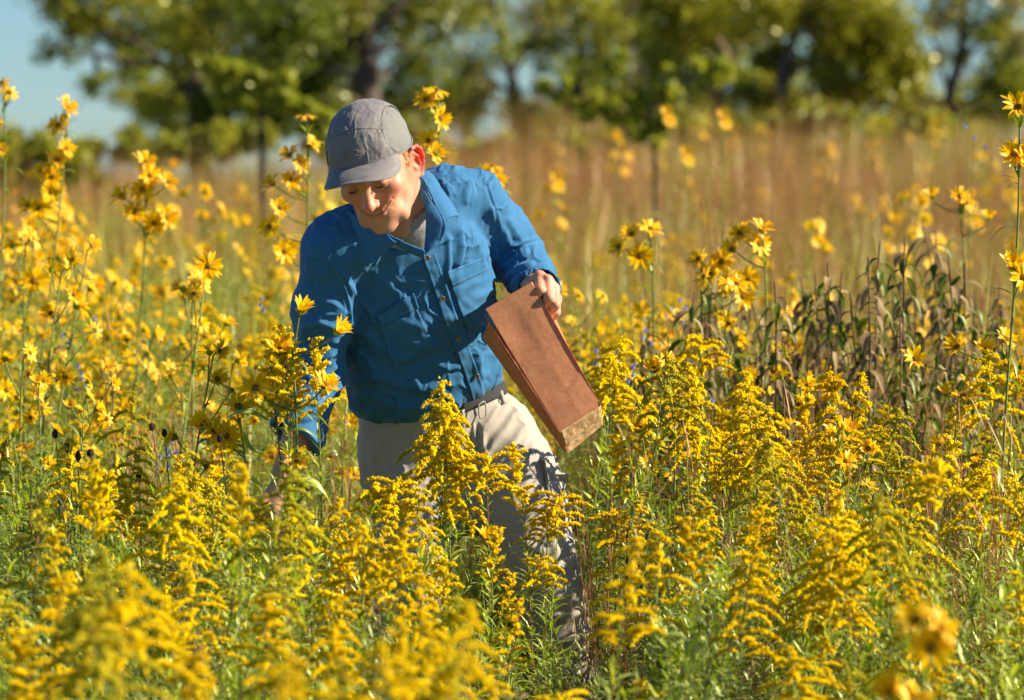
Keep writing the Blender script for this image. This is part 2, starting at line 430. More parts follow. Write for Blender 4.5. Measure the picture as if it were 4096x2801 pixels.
def head_clay():
    C = Clay()
    C.u(he((0, .018, .034), (.0755, .094, .086)), 0)
    C.u(he((0, -.030, -.024), (.0605, .060, .078)), .03)
    C.u(he((0, -.052, .040), (.056, .036, .036)), .02)              # forehead
    for s in (1, -1):
        C.u(hc((s * .0525, .012, -.050), (s * .037, -.050, -.092), .019, .017), .022)     # jaw
        C.u(hc((s * .056, .006, -.005), (s * .054, .014, -.048), .016, .018), .02)
        C.u(he((s * .043, -.058, -.020), (.020, .018, .015)), .018)  # cheek bones
        C.u(hc((s * .011, -.083, .018), (s * .040, -.074, .021), .0075, .007), .012)     # brow
        C.bump(hp(s * .052, -.050, .032), .018, -.003)               # temple
        C.bump(hp(s * .050, -.050, -.056), .016, -.0055)             # hollow cheek
    C.u(he((0, -.068, -.102), (.026, .020, .0185)), .018)            # chin
    C.u(he((0, -.062, -.068), (.035, .023, .028)), .018)             # muzzle
    for s in (1, -1):
        C.cut(he((s * .030, -.094, .001), (.019, .016, .0115)), .012)  # sockets
        C.u(he((s * .0305, -.0715, -.001), (.0135, .0125, .0125)), .003)   # lids over the eyeballs
        C.groove([hp(s * .0185, -.0835, -.0035), hp(s * .030, -.0855, -.0055), hp(s * .042, -.0785, -.0035)], .0018, -.0032)
        C.groove([hp(s * .019, -.083, .0045), hp(s * .031, -.085, .0065), hp(s * .043, -.077, .003)], .0018, -.0018)
        C.groove([hp(s * .018, -.083, -.012), hp(s * .032, -.081, -.017), hp(s * .045, -.072, -.013)], .003, -.0022)
        for k in range(3): C.groove([hp(s * .050, -.068, .004 - .007 * k), hp(s * .060, -.052, .010 - .011 * k)], .0016, -.0016)
    # nose
    C.u(hc((0, -.082, .010), (0, -.104, -.028), .0088, .0100), .012)
    C.u(he((0, -.1085, -.0325), (.0108, .0105, .0095)), .007)
    for s in (1, -1):
        C.u(he((s * .0118, -.095, -.0350), (.0070, .0100, .0070)), .006)
        C.cut(he((s * .0068, -.1045, -.0445), (.0036, .006, .004)), .003)
        C.groove([hp(s * .0205, -.092, -.034), hp(s * .018, -.090, -.044)], .0025, -.003)
        C.groove([hp(s * .019, -.092, -.035), hp(s * .031, -.084, -.052), hp(s * .0385, -.0755, -.062)], .0030, -.0034)
        C.bump(hp(s * .034, -.082, -.038), .013, .0032)              # cheek pushed up by the smile
        C.groove([hp(s * .040, -.078, -.040), hp(s * .047, -.069, -.054), hp(s * .0475, -.065, -.070)], .0028, -.0026)
    C.groove([hp(0, -.0955, -.048), hp(0, -.094, -.054)], .003, -.0012)
    # mouth, smiling with closed lips
    ML = [(-.027, -.0800, -.0515), (-.015, -.0862, -.0600), (0, -.0885, -.0635), (.017, -.0855, -.0590), (.034, -.0755, -.0435)]
    up = [(x * .86, y - .0005, z + .0032) for x, y, z in ML]; dn = [(x * .78, y + .0010, z - .0050) for x, y, z in ML]
    for L, r in ((up, .0024), (dn, .0032)):
        for a, b in zip(L[:-1], L[1:]): C.u(hc(a, b, r), .006)
    C.groove([hp(x * 1.05, y - .004, z) for x, y, z in ML], .0017, -.0048)
    C.bump(hp(.0345, -.073, -.052), .004, -.0016)
    C.groove([hp(-.014, -.088, -.077), hp(0, -.091, -.079), hp(.014, -.088, -.077)], .004, -.003)
    # ears
    for s in (1, -1):
        EM = rot('z', s * R(-24)) @ rot('x', R(8)); e0 = np.array((s * .0735, .012, -.024))
        ep = lambda u, v, w=0: tuple(e0 + EM @ np.array((s * w, u, v)))   # u back, v up, w outward
        C.u(he(ep(.0115, .003, .002), (.0040, .0180, .031), EM), .005)
        rim = [(-.004, .013, .002), (-.001, .027, .006), (.010, .0345, .009), (.022, .030, .0105), (.0285, .016, .0105), (.0275, 0, .009), (.022, -.013, .006), (.014, -.024, .003), (.006, -.031, .002), (-.001, -.029, 0), (-.004, -.020, -.001)]
        rr = [.0032, .0036, .0040, .0042, .0042, .0040, .0040, .0046, .0055, .0050, .0040]
        rp = [ep(*q) for q in rim]
        for i in range(len(rp) - 1): C.u(hc(rp[i], rp[i + 1], rr[i], rr[i + 1]), .003)
        C.u(hc(ep(-.002, -.004, .004), ep(-.001, -.010, .004), .0042), .004)     # tragus
        C.u(hc(ep(.010, .021, .004), ep(.017, .008, .006), .0030), .003)         # antihelix
        C.u(hc(ep(.017, .008, .006), ep(.013, -.010, .005), .0030), .003)
        C.cut(he(ep(.007, -.001, .008), (.0075, .0075, .0115), EM), .003)        # concha
        C.cut(he(ep(.019, .019, .011), (.0040, .0040, .010), EM), .003)
    return C

NB = at(407, 222, -.27)                                               # base of the neck
J = dict(rs=at(333, 250, -.30), re=at(316, 372, -.20), rw=at(285, 476, -.30),
         ls=at(474, 199, -.15), le=at(516, 257, .05), lw=at(535, 288, -.18))
def neck(C, k=.02):
    C.u(capsule(hp(0, .028, -.035), NB + (0, 0, .01), .058, .060), k)
    C.u(capsule(hp(.050, .020, -.035), at(404, 232, -.34), .014, .011), .02)     # sternomastoid
    C.u(capsule(hp(-.050, .020, -.035), at(398, 234, -.34), .014, .011), .02)
    C.bump(at(403, 236, -.36), .012, -.006)
    C.u(capsule(NB, NB + (0, .05, -.08), .060, .05), .02)
    return C

def finger(C, pts, k=.005):
    P = [(at(*p[:3]), p[3]) for p in pts]
    for (a, ra), (b, rb) in zip(P[:-1], P[1:]): C.u(capsule(a, b, ra, rb), k)
    for a, ra in P[1:-1]: C.bump(a + (0, -.004, .002), .007, .0012)

def left_hand():
    C = Clay(); C.u(capsule(J['le'] + (0, -.02, 0), J['lw'], .040, .0255), 0)
    w = J['lw']; mcp = [(539, 276.5, -.262), (547.5, 281, -.272), (554, 289, -.270), (556.5, 299.5, -.262)]
    for (a, b, c), r in zip(mcp, (.0125, .0125, .012, .0105)): C.u(capsule(w + (at(a, b, c) - w) * .1, at(a, b, c), .021, r), .012)
    for a, b, c in mcp: C.bump(at(a, b, c) + (0, -.008, .006), .009, .0035)
    for (a, b, c), (d, e, f) in zip(mcp[:-1], mcp[1:]): C.groove([at((a + d) / 2, (b + e) / 2, c - .012), at((a + d) / 2 - 2, (b + e) / 2 + 8, c - .014)], .004, -.003)
    finger(C, [(*mcp[0], .0112), (540, 290, -.300, .0098), (534, 300, -.290, .0088), (528, 304, -.268, .0078)])
    finger(C, [(*mcp[1], .0115), (549, 298, -.306, .0100), (542, 308, -.294, .0090), (536, 312, -.270, .0080)])
    finger(C, [(*mcp[2], .0110), (555.5, 305, -.300, .0095), (549, 315, -.288, .0086), (543, 318, -.266, .0076)])
    finger(C, [(*mcp[3], .0098), (556, 312.5, -.284, .0084), (551, 320, -.272, .0076), (546, 323, -.254, .0068)])
    finger(C, [(532, 294, -.205, .0150), (526, 302, -.235, .0125), (523, 309, -.262, .0100), (523, 314, -.280, .0088)], .012)
    for i, (p, q) in enumerate((((541, 283), (533, 287)), ((549, 288), (545, 285)))): C.groove([at(*p, -.285), at(*q, -.255)], .002, -.0012)
    return C
def right_hand():
    C = Clay(); C.u(capsule(J['re'] + (0, 0, -.03), J['rw'], .042, .0275), 0)
    w = J['rw']; mcp = [(270, 507, -.350), (276, 511, -.362), (283, 512, -.360), (289, 510, -.350)]
    for (a, b, c), r in zip(mcp, (.0125, .0125, .012, .0105)): C.u(capsule(w, at(a, b, c), .020, r), .012)
    for k, (a, b, c) in enumerate(mcp):
        dx = (-4, -1, 2, 5)[k]; L = (.95, 1.05, 1, .82)[k]
        finger(C, [(a, b, c, .0108), (a + dx, b + 20 * L, c - .02, .0095), (a + dx + 3, b + 31 * L, c + .0, .0087), (a + dx + 6, b + 35 * L, c + .022, .0078)])
    finger(C, [(273, 493, -.32, .0150), (262, 505, -.345, .0125), (262, 518, -.36, .0105), (266, 526, -.362, .009)], .012)
    return C

def skin_tint(V):
    q = (V - HC) @ MH / HS; T = np.tile(np.array((.53, .265, .165)), (len(V), 1))
    def blend(c, w):
        nonlocal T
        T = T * (1 - w[:, None]) + np.array(c) * w[:, None]
    g = lambda c, r: np.exp(-(((q - c) / r) ** 2).sum(-1))
    blend((.62, .20, .14), .8 * np.clip(g((0, -.112, -.034), .016), 0, 1))
    for s in (1, -1):
        blend((.60, .16, .10), .6 * g((s * .042, -.075, -.032), .022))
        blend((.66, .12, .07), .9 * g((s * .092, .022, -.018), (.017, .026, .036)))  # ear red: glow of sun through the ear, put into the tint
        blend((.40, .19, .13), .45 * g((s * .030, -.085, .0), (.015, .012, .009)))
    lip = np.zeros(len(V))
    for x, y, z in ((-.02, -.087, -.060), (-.01, -.091, -.062), (0, -.093, -.063), (.01, -.091, -.062), (.02, -.087, -.060)):
        lip = np.maximum(lip, g((x, y, z), (.007, .01, .0055)))
    blend((.50, .17, .13), .7 * lip)
    ml = np.zeros(len(V)); L5 = catmull([(-.027, -.081, -.0515), (-.015, -.0875, -.0600), (0, -.090, -.0635), (.017, -.0875, -.0590), (.034, -.0765, -.0435)], 31)
    for c in L5: ml = np.maximum(ml, g(tuple(c), (.004, .008, .0016)))
    blend((.16, .045, .035), .85 * ml)  # dark line along the closed lips: groove shade put into the tint
    stub = g((0, -.06, -.095), (.045, .05, .03)); blend((.50, .29, .20), .35 * stub)
    ear = np.zeros(len(V))
    for s in (1, -1): ear = np.maximum(ear, g((s * .094, .024, -.018), (.015, .024, .036)))
    far = np.clip((np.linalg.norm(q, axis=1) - .22) / .1, 0, 1); blend((.52, .27, .175), far)
    return np.concatenate((T, np.clip(ear * 1.3 - .15, 0, 1)[:, None]), 1)

def build_person():
    root = empty('person', at(470, 894, .02) * (1, 1, 0))
    tag(root, 'man in blue long-sleeved shirt, beige trousers and grey cap, bending forward among the flowers', 'person')
    inv = Matrix.Translation(-Vector(root.location))
    off = np.array(root.location)
    def part(name, me, parent=None, mod=None):
        o = obj(name, me, parent or root)
        if parent is None: o.location = -off
        return o
    parts = []
    C = neck(head_clay()); C.keep(plane(NB + (0, 0, -.03), (0, 0, -1)), .01)
    lo = HC - .19; hi = HC + .19; lo[2] = NB[2] - .06; hi[0] += .06; hi[1] += .14
    V, F = C.mesh(lo, hi, .0017); parts.append((relax(V, F, 1, .35), F))
    for C, c in ((left_hand(), at(542, 295, -.2)), (right_hand(), at(283, 475, -.3))):
        V, F = C.mesh(c - (.12, .16, .17), c + (.12, .16, .17), .0018); parts.append((relax(V, F, 1, .35), F))
    # the rest of the body under the clothes
    B = Clay()
    B.u(loft([(at(438, 465, .05), .125, .09), (at(424, 400, .01), .120, .085), (at(412, 310, -.12), .145, .10), (at(404, 250, -.18), .11, .06)], (1, .3, 0)), 0)
    B.u(capsule(at(345, 250, -.26), at(455, 210, -.15), .035), .03)
    B.chain([(J['rs'], .048), (J['re'], .040), (J['re'] * .45 + J['rw'] * .55, .034)], .02)
    B.chain([(J['ls'], .048), (J['le'], .040), (J['le'] * .45 + J['lw'] * .55, .033)], .02)
    B.chain([(at(408, 470, .04), .068), (at(414, 620, -.01), .052), (at(420, 850, .04), .040)], .04)
    B.chain([(at(490, 462, .05), .072), (at(546, 590, -.01), .052), (at(590, 850, .05), .040)], .04)
    V, F = B.mesh(at(340, 890, .5) * (1, 0, 0) + (-.25, -.5, 0), (.45, .4, 1.6), .006); parts.append((V, F))
    n = 0; VV = []; FF = []
    for V, F in parts: VV.append(V); FF.append(F + n); n += len(V)
    V = np.concatenate(VV); F = np.concatenate(FF)
    body = part('body', make_mesh('body', V, F, [M_skin], cols=skin_tint(V)))
    # eyes seen through the narrowed lids, eyebrows, hair
    for s in (1, -1):
        mb = MB(); P = [hp(s * .0205, -.0845, -.0040), hp(s * .030, -.0868, -.0052), hp(s * .040, -.0805, -.0038)]
        v, f = tube(catmull(P, 9), np.array([.0006, .0012, .0017, .002, .0021, .002, .0017, .0012, .0006]), 6); mb.add(v, f)
        part('eye', mb.mesh('eye', [M_eye]))
        mb = MB()
        for k in range(90):
            t = random.random(); c = catmull([(s * .013, -.0925, .019), (s * .027, -.0895, .0245), (s * .045, -.076, .020)], 21)[int(t * 20)]
            c = c + np.array((random.gauss(0, .001), random.gauss(0, .0005), random.gauss(0, .0016))); d = np.array((s * .006, .001, .0015 + random.gauss(0, .002)))
            v, f = tube(np.array([hp(*c), hp(*(c + d * .5 + (0, -.0012, 0))), hp(*(c + d))]), [.0003, .0003, .0001], 3); mb.add(v, f)
        part('eyebrow', mb.mesh('eyebrow', [M_brow]))
    mb = MB()
    for k in range(1500):
        s = 1 if k % 3 else -1
        th = random.uniform(-.35, 1.0); z = random.uniform(-.045, .022) if th > .3 else random.uniform(-.012, .022)
        if th > .55: z = random.uniform(-.06, .02)
        ang = th; c = np.array((s * .0762 * math.cos(ang) * (1 - .10 * (z < -.02)), .018 + .094 * math.sin(ang) * 1.0, z))
        if .0 < th < .42 and z < .010 : continue
        c[0] *= 1.0; d = np.array((0, .004, -.008)) + np.random.default_rng(k).normal(0, .0016, 3)
        v, f = tube(np.array([hp(*c), hp(*(c + d * .5 + (s * .0010, 0, 0))), hp(*(c + d * .9))]), [.0003, .0003, .0001], 3); mb.add(v, f)
    part('hair', mb.mesh('hair', [M_brow]))
    build_cap(part)
    build_shirt(part)
    build_trousers(part)
    for x, y, t in ((421, .03, -.2), (593, .05, .35)):
        c = at(x, 860, y); g = np.array((c[0], c[1], 0.0)); C = Clay(); d = np.array((math.sin(t), -math.cos(t), 0))
        C.u(capsule(g + (0, 0, .05), g + d * .19 + (0, 0, .04), .045, .042), 0); C.u(capsule(g + (0, 0, .05), g + (0, .01, .22), .05, .055), .03)
        C.keep(plane(g + (0, 0, .0), (0, 0, -1)), .004)
        V, F = C.mesh(g - (.3, .3, .02), g + (.3, .3, .3), .006); part('boot', make_mesh('boot', V, F, [M_boot]))
    return root

# ---- cap: panels over the skull in the head frame
CM = rot('x', R(-10)) @ rot('y', R(1.5)); CRX, CRY, CRZ = .0840, .1050, .0915
def cap_w(p, off=0.0):               # cap frame -> world, pushed out by off
    p = np.asarray(p, dtype=float); n = unit(p / np.array((CRX, CRY, CRZ)) ** 2); p = p + n * np.asarray(off)[..., None]
    q = p @ CM.T + np.array((0, .014, .034)); return HC + (q * HS) @ MH.T
def xw(t): return .0730 - .0190 * np.clip(np.sin(t), 0, 1) ** .8 - .012 * (t > math.pi / 2) * (1 - np.sin(t))
def strip_pt(X, t):
    rho = np.sqrt(np.clip(1 - (X / CRX) ** 2, 0, 1)) ** .92; k = 1 + .035 * np.sin(2 * t) ** 2
    return np.stack((X + 0 * t, -CRY * np.cos(t) * rho * k, CRZ * np.sin(t) * rho * k), -1)
def rim_pt(ph, z=0.0): return np.stack((CRX * np.sin(ph), -CRY * np.cos(ph), z + 0 * ph), -1)
def build_cap(part):
    n, m = 120, 210
    sx = np.linspace(-1, 1, n)[:, None]; t = np.linspace(-.02, math.pi + .12, m)[None]; X = sx * xw(t)
    P3 = strip_pt(X, t); Q = P3 * 60
    front = np.clip(1.9 - t, 0, 1)
    w = .0013 * fbm(Q * (.8, .5, .8), 3, 3) + .0011 * (np.clip(1 - np.abs(fbm(Q * (.9, .3, .45) + 5, 9, 2)) * 2, 0, 1) ** 2) * front
    seam = -.0015 * np.exp(-((t - .78) / .012) ** 2) + .0007 * np.exp(-((t - .81) / .014) ** 2)
    puck = .0010 * np.sin(X * 900 + 3 * vnoise(Q, 8)) * np.exp(-((t - .745) / .035) ** 2) * np.clip(vnoise(Q * .9, 4) + .5, 0, 1)
    dent = .0016 * np.exp(-((t - .35) / .2) ** 2) * np.sin(X * 120 + 1)
    st = -.0007 * np.exp(-((np.abs(sx) - .94) / .012) ** 2)
    V = cap_w(P3, w + seam + puck + dent + st)
    o = part('cap', make_mesh('cap', V.reshape(-1, 3), grid_faces(n, m), [M_cap])); k = o.modifiers.new('thick', 'SOLIDIFY'); k.thickness = .002; k.offset = 0
    for s in (1, -1):
        T = np.linspace(0, math.pi - .12, 90)[:, None]; W = np.linspace(0, 1, 50)[None]
        a = strip_pt(s * xw(T), T); ph = s * (1.05 + (2.62 - 1.05) * (T / (math.pi - .12))); b = rim_pt(ph, -.004 - .010 * np.sin(T))
        b[..., 2] += .0
        L = a * (1 - W[..., None]) + b * W[..., None]; r = np.sqrt(((L / np.array((CRX, CRY, CRZ))) ** 2).sum(-1)); k = 1 / r * (1 + .0 * W); L2 = L * np.where(L[..., 2] > 0, k, 1 / np.sqrt(np.clip(((L[..., :2] / np.array((CRX, CRY))) ** 2).sum(-1), .2, 1)))[..., None]
        L2[..., 2] = np.where(L[..., 2] > 0, L2[..., 2], L[..., 2])
        V = cap_w(L2, -.0006 + .0013 * fbm(L2 * 38, 31 + s, 2))
        o = part('cap_side_panel', make_mesh('side_panel', V.reshape(-1, 3), grid_faces(90, 50), [M_capmesh])); k = o.modifiers.new('thick', 'SOLIDIFY'); k.thickness = .0016; k.offset = 0
        mb = MB(); tt = np.linspace(0, math.pi - .1, 60); v, f = tube(cap_w(strip_pt(s * xw(tt), tt), .0009), .0012, 6); mb.add(v, f)
        v, f = tube(cap_w(rim_pt(np.linspace(s * 1.04, s * 2.62, 50), -.006 - .008 * np.sin(np.linspace(0, math.pi, 50))), .0006), .0018, 6); mb.add(v, f)
        part('cap_seam', mb.mesh('seam', [M_cap]))
    # visor
    n, m = 80, 34; u = np.linspace(-1, 1, n)[:, None]; w = np.linspace(0, 1, m)[None]
    base = rim_pt(u[:, 0] * 1.04, .001)[:, None]
    L = .066 * np.clip(1 - np.abs(u) ** 3.2, 0, 1) ** .62
    d = unit(np.stack((.30 * u, -np.ones_like(u), 0 * u), -1))
    Q = base + d * (L * w)[..., None]
    Q[..., 2] += -.002 * w - .007 * w * w - .033 * u ** 2 * np.clip(L * w / .066, 0, 1) ** .5 - .004 * np.abs(u) ** 3
    Q[..., 2] += .0005 * vnoise(np.stack((u * 6 + 0 * w, w * 5 + 0 * u, 0 * w * u), -1), 5)
    tow = lambda q: HC + ((q @ CM.T + np.array((0, .014, .034))) * HS) @ MH.T
    V = tow(Q)
    vis = part('cap_visor', make_mesh('visor', V.reshape(-1, 3), grid_faces(n, m), [M_cap]))
    s = vis.modifiers.new('thick', 'SOLIDIFY'); s.thickness = .0034; s.offset = 0
    mb = MB(); v, f = tube(V[:, -1], .0025, 8); mb.add(v, f); part('visor_binding', mb.mesh('binding', [M_cap]))
    mb = MB(); v, f = tube(tow(base[:, 0] + (0, -.0005, .0022)), .0014, 6); mb.add(v, f); part('visor_piping', mb.mesh('piping', [M_cap]))
    st = MB(); E = tow(Q[8:-8, -7] + (0, 0, .0021))
    for i in range(len(E) - 1): v, f = tube(np.array([E[i], E[i] * .4 + E[i + 1] * .6]), .00045, 4); st.add(v, f)
    part('visor_stitching', st.mesh('stitching', [M_cap]))
    # raised tone-on-tone letters on the front panel: O and R run together
    mb = MB(); sc = .0112
    lp = lambda x, z: cap_w(strip_pt(np.array(-.003 + x * sc), np.array(.30 + z * sc / .095)), .0027)
    k = np.linspace(0.35, 2 * math.pi + .05, 26)
    O = [lp(-1.0 + .80 * math.cos(a) + .12 * math.sin(a), .52 * math.sin(a)) for a in k]
    Rb = [(.10, -.95), (.22, -.1), (.38, .52)]; Rt = [(-.10, .50), (.35, .56), (.95, .52), (1.28, .30), (1.10, .05), (.60, -.02), (.28, -.03)]; Rl = [(.60, -.02), (1.0, -.35), (1.65, -.58)]
    c2 = lambda L, n: [lp(*q) for q in catmull(np.array([(*p, 0) for p in L]), n)[:, :2]]
    for P in (O, c2(Rb, 9), c2(Rt, 20), c2(Rl, 9)):
        v, f = tube(np.array(P), .0011, 6); mb.add(v, f)
    part('cap_logo', mb.mesh('logo', [M_cap]))

# ---- shirt
def shirt_body(C):
    lat = (1, .38, .12)
    C.u(loft([(at(430, 428, .03), .163, .118, (1, .25, .2)), (at(426, 392, .0), .166, .128, (1, .28, .2)), (at(420, 345, -.06), .166, .132, (1, .33, .15)), (at(413, 295, -.13), .173, .130, lat), (at(407, 252, -.20), .160, .105, lat)], lat), 0)
    C.chain([(at(395, 224, -.27), .062), (at(352, 238, -.29), .062), (J['rs'], .060)], .03)
    C.chain([(at(412, 214, -.22), .062), (at(446, 197, -.18), .060), (J['ls'], .056)], .03)
    C.chain([(J['rs'], .062), (J['rs'] * .5 + J['re'] * .5 + (.0, 0, 0), .060), (J['re'], .055), (J['re'] * .2 + J['rw'] * .8 + (-.002, -.01, 0), .058)], .025)
    C.chain([(J['ls'], .058), (J['ls'] * .4 + J['le'] * .6, .060), (J['le'], .056), (J['le'] * .5 + J['lw'] * .5 + (.008, 0, -.002), .048), (J['lw'] * .92 + J['le'] * .08 + (.012, 0, -.008), .044)], .025)
    return C
def shirt_clay():
    C = shirt_body(Clay())
    # openings: hollow the cuffs, the hem and the neck
    w = J['rw'] - J['re']; ax = unit(w); pr = J['re'] + w * .66
    C.keep(lambda P, p=pr.astype(f32), n=unit(ax + np.array((-.30, -.1, .0))).astype(f32), a=J['re'].astype(f32): np.where((P[..., 2] < a[2] + .02) & (P[..., 0] < -.36), (P - p) @ n, -1).astype(f32), .002)
    w = J['lw'] - J['le']; ax = unit(w); pl = J['le'] + w * .94
    C.cut(capsule(pr - unit(J['rw'] - J['re']) * .06 + (-.012, -.01, 0), pr + (J['rw'] - J['re']) * .4 + (-.006, -.01, 0), .041, .043), .004)
    C.keep(lambda P, p=pl.astype(f32), n=unit(ax).astype(f32): np.where(P[..., 0] > .0, (P - p) @ n, -1).astype(f32), .002)
    C.cut(capsule(J['le'] + w * .55 + (.010, 0, -.006), J['le'] + w * 1.3 + (.014, 0, -.010), .040, .043), .004)
    h1 = at(346, 418, -.1); h2 = at(410, 429, -.1); h3 = at(507, 388, -.1)
    for a, b, tl in ((h1, h2, .12), (h2, h3, .12)):
        d = unit(b - a); n = unit(np.cross(d, np.array((0, 1, -tl)))); n = n if n[2] < 0 else -n
        C.keep(lambda P, a=a.astype(f32), n=n.astype(f32): np.where(P[..., 0] > -.357, (P - a) @ n, -1).astype(f32), .035)
    C.cut(capsule(at(400, 232, -.35), hp(0, .02, -.07), .050, .068), .006)
    C.cut(capsule(at(424, 262, -.47), at(402, 226, -.33), .016, .052), .008)
    return C
SHIRT_FOLDS = [
    # torso, image right: long drapes from the shoulder
    ([(459, 225), (462, 250), (456, 270)], 4.0, .0055, .4), ([(470, 222), (478, 245), (482, 262)], 3.5, .004), ([(448, 232), (449, 262), (446, 285)], 3.5, .0045),
    ([(486, 235), (490, 262), (497, 285)], 4, .0045, .3), ([(455, 300), (465, 288), (480, 280)], 3, .0035), ([(470, 300), (482, 296), (496, 290)], 3.5, .004),
    ([(470, 330), (485, 318), (499, 300)], 4, .005), ([(478, 352), (490, 338), (500, 325)], 4, .004), ([(480, 348), (478, 366), (486, 380)], 5, .006), ([(492, 350), (498, 362), (500, 378)], 4, .004),
    # torso, image left
    ([(346, 276), (358, 296), (372, 312), (378, 322)], 3.2, .006, .5), ([(386, 280), (398, 292), (408, 304), (412, 320)], 3.4, .005, .4), ([(396, 318), (410, 324), (428, 330)], 4, .005),
    ([(372, 316), (376, 322), (382, 320)], 2.5, .004), ([(352, 240), (362, 262), (380, 280)], 5, .004), ([(360, 330), (380, 350), (410, 362)], 6, .005), ([(352, 350), (372, 372), (410, 386), (450, 388)], 7, .006),
    ([(350, 375), (372, 396), (408, 408), (450, 404)], 6, .0055), ([(430, 362), (446, 368), (462, 366)], 4, .0045), ([(352, 395), (360, 408), (380, 415)], 4, .004), ([(400, 338), (420, 346), (440, 345)], 5, .0035),
    ([(440, 300), (446, 312), (452, 325)], 2.6, .0025), ([(438, 322), (452, 318), (462, 326)], 3, .0035), ([(425, 385), (445, 398), (462, 400)], 5, .004),
    # image-left sleeve
    ([(330, 262), (342, 280), (349, 305), (350, 330)], 3.4, .007, -.5), ([(322, 300), (334, 305), (348, 318)], 4, .004), ([(300, 330), (318, 322), (338, 330)], 4, .005), ([(296, 352), (318, 346), (342, 340)], 3.6, .006),
    ([(298, 372), (316, 362), (338, 352)], 3.2, .006), ([(305, 380), (322, 376), (340, 364)], 3, .006), ([(318, 392), (330, 384), (340, 374)], 3, .006), ([(290, 395), (300, 402), (322, 404)], 4, .005),
    ([(300, 300), (306, 320), (302, 345)], 5, .003), ([(282, 415), (300, 420), (318, 414)], 4, .004), ([(316, 240), (310, 262), (306, 285)], 6, .003),
    # image-right sleeve
    ([(488, 205), (502, 225), (512, 250)], 4.5, .005, .4), ([(505, 215), (518, 234), (528, 250)], 4, .0045), ([(500, 268), (514, 258), (530, 250)], 3, .006), ([(503, 282), (518, 270), (536, 262)], 3, .0065),
    ([(512, 288), (526, 274), (546, 272)], 2.8, .006), ([(510, 246), (522, 244), (534, 240)], 3, .005), ([(534, 268), (548, 278), (557, 290)], 3, .004), ([(496, 240), (500, 262), (498, 285)], 4, .004),
    ([(440, 178), (446, 186), (452, 196)], 3, .003), ([(470, 180), (466, 192), (466, 206)], 4, .003),
]
SEAMS = [  # narrow stitched ridges
    ([(436, 184), (456, 181), (486, 180)], 1.0, -.0016, 0, 1), ([(436, 186.5), (456, 183.5), (487, 182.5)], .8, .0012, 0, 1),
    ([(486, 181), (493, 205), (500, 250), (503, 290)], 1.1, -.0022, 0, 1), ([(489, 181), (496, 205), (503, 250)], .9, .0012, 0, 1),
    ([(301, 263), (318, 262), (334, 268), (345, 284), (352, 320), (354, 345)], 1.2, -.0025, 0, 1), ([(336, 266), (348, 284), (355, 320)], .9, .0012, 0, 1),
    ([(346, 232), (336, 246), (330, 262)], 1.0, -.0015, 0, 1), ([(352, 320), (354, 360), (358, 400)], 1.0, -.0012, 0, 1),
]
